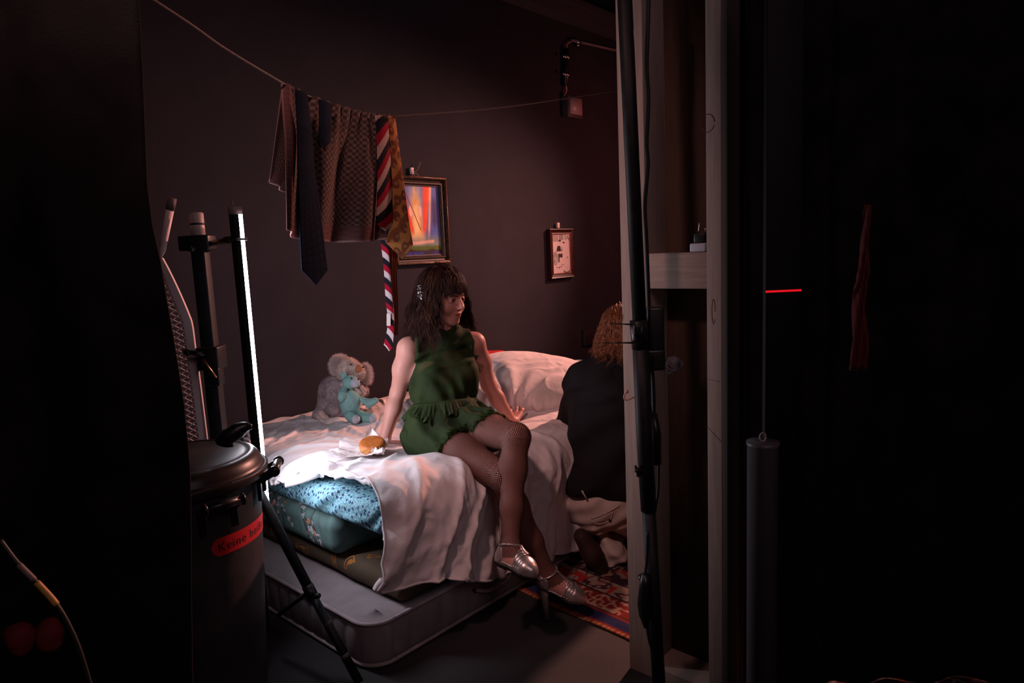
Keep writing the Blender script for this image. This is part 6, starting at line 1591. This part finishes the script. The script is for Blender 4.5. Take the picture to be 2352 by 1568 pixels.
def shirt(P):
    d = s_ell(P, kch + [0, 0, .03], (.200, .130, .18)); d = smin(d, s_ell(P, kch * .45 + kpel * .55, (.195, .140, .21)), .10)
    d = smin(d, s_ell(P, kpel + [-.02, 0, .07], (.215, .155, .10)), .08)
    d = smin(d, s_cap(P, ksl, knb + [0, 0, -.01], .074, .060), .06); d = smin(d, s_cap(P, ksr, knb + [0, 0, -.01], .074, .060), .06)
    d = smin(d, s_chain(P, [ksl, kel, kel * .4 + kwl * .6], [.064, .058, .045], .03), .05); d = smin(d, s_chain(P, [ksr, ker, ker * .4 + kwr * .6], [.064, .058, .045], .03), .05)
    q = P - F32(kch)
    f = .010 * np.sin((q[..., 2] * .9 - q[..., 0] * .7) * 34 + 3 * vnoise(P, 4, 5)) * sstep(q[..., 2], .08, -.15) + .008 * vnoise(P, 9, 4) + .005 * np.sin((q[..., 2] + .4 * np.abs(q[..., 0])) * 60 + 2 * vnoise(P, 6, 1)) * sstep(q[..., 2], .0, .12)
    d = d - f
    hem = kpel[2] + .034 + .030 * np.cos((P[..., 0] - kpel[0]) * 16) * 0 - .035 * np.exp(-((P[..., 0] - kpel[0] - .03) / .05) ** 2) + .012 * vnoise(P, 14, 8)
    return smax(smax(d, hem - P[..., 2], .01), P[..., 2] - (knb[2] + .035), .01)
Vs, Qs = surf(shirt, lo_, hi_, .0075)
mesh_obj('shirt', Vs, Qs, fabric('black_shirt', (.010, .009, .011), .85, bump=.4, sc_=260.), kn)
def trous(P):
    d = s_ell(P, kpel + [0, -.005, -.03], (.195, .150, .135))
    for h_, k_, a_ in ((khl, kkl, kal), (khr, kkr, kar)):
        d = smin(d, s_chain(P, [h_ + [0, 0, -.01], k_], [.122, .078], .03), .05)
        d = smin(d, s_chain(P, [k_, a_], [.088, .072], .02), .03)
    f = .010 * np.sin(P[..., 0] * 50 + P[..., 2] * 60 + 3 * vnoise(P, 6, 5)) * sstep(P[..., 2], kpel[2] - .06, kpel[2] - .16) + .006 * vnoise(P, 14, 4) + .004 * np.sin(P[..., 2] * 110 - P[..., 0] * 60 + 3 * vnoise(P, 8, 2))
    d = d - f
    return smax(d, P[..., 2] - (kpel[2] + .05), .01)
Vt, Qt = surf(trous, lo_, hi_, .008)
M_wt = fabric('off_white_denim', (.50, .42, .38), bump=.3)
tr_ = mesh_obj('trousers', Vt, Qt, M_wt, kn)
# pocket seam, belt loops, stud
def push(p, f, o=.002):
    p = np.array(p, float) - unit(np.array(p) - CAMP) * .25
    for _ in range(60):
        e = float(f(F32(p[None]))[0]); p += unit(p - CAMP) * max(-.03, min(.03, (e - o)))
        if abs(e - o) < .0006: break
    return p
sm = [push(J(x, y, -.2), trous) for x, y in ((1358, 1191), (1380, 1183), (1403, 1172), (1422, 1161))]
MB().tube(spline(sm, 14), .0022, 6).build('pocket_seam', fabric('seam_white', (.6, .5, .46)), tr_)
sm = [push(J(x, y, -.2), trous) for x, y in ((1361, 1196), (1370, 1203), (1392, 1200), (1404, 1190), (1407, 1176))]
MB().tube(spline(sm, 14), .0016, 6).build('pocket_seam', bpy.data.materials['seam_white'], tr_)
MB().tube([push(J(1401, 1194, -.2), trous, .000), push(J(1401, 1194, -.2), trous, .004)], .0065, 12).build('stud_button', M_eye, tr_)
for x0, y0, x1, y1 in ((1292, 1122, 1297, 1142), (1337, 1127, 1350, 1150)):
    MB().tube([push(J(x0, y0, -.2), lambda P: np.minimum(trous(P), shirt(P)), .003), push(J(x1, y1, -.2), trous, .003)], .0042, 6).build('belt_loop', M_wt, tr_)
# shoes: sole towards the camera
M_shoe = mat('dark_maroon_shoe', (.025, .008, .008), .8)
for n_, (p0, p1, p2) in enumerate(((J(1336, 1236, -.16), J(1360, 1275, -.17), J(1390, 1325, -.15)), (J(1560, 1240, -.11), J(1540, 1275, -.12), J(1520, 1325, -.10)))):
    f_ = lambda P, p0=p0, p1=p1, p2=p2: smin(s_chain(P, [p0, p1, p2], [.026, .035, .022], .03), s_chain(P, [p0 + [.0, .03, 0], p1 + [0, .04, 0], p2 + [0, .03, 0]], [.03, .038, .024], .03), .03)
    c_ = (p0 + p2) / 2; so = mesh_obj('shoe', *surf(f_, c_ - .2, c_ + .2, .006), M_shoe, kn)
M_hair2 = mat('auburn_hair', (.16, .055, .025), .4, build=hairm((.09, .028, .013), (.24, .08, .034), (.42, .16, .07)), spec=.4)
KM = F32([[1, 0, 0], [0, 1, 0], [0, 0, 1]]); rg_k = np.random.default_rng(9)
_t = math.radians(-20); KM = F32([[math.cos(_t), math.sin(_t), 0], [-math.sin(_t), math.cos(_t), 0], [0, 0, 1.]])
hair(kn, KM, khc, M_hair2, 5600, .24, rg_k, bangs=False, wave=.015, curl=2.6, wid=.0016, crown=(.084, .100, .088), spread=1.0, nseg=38, name='curly_hair')
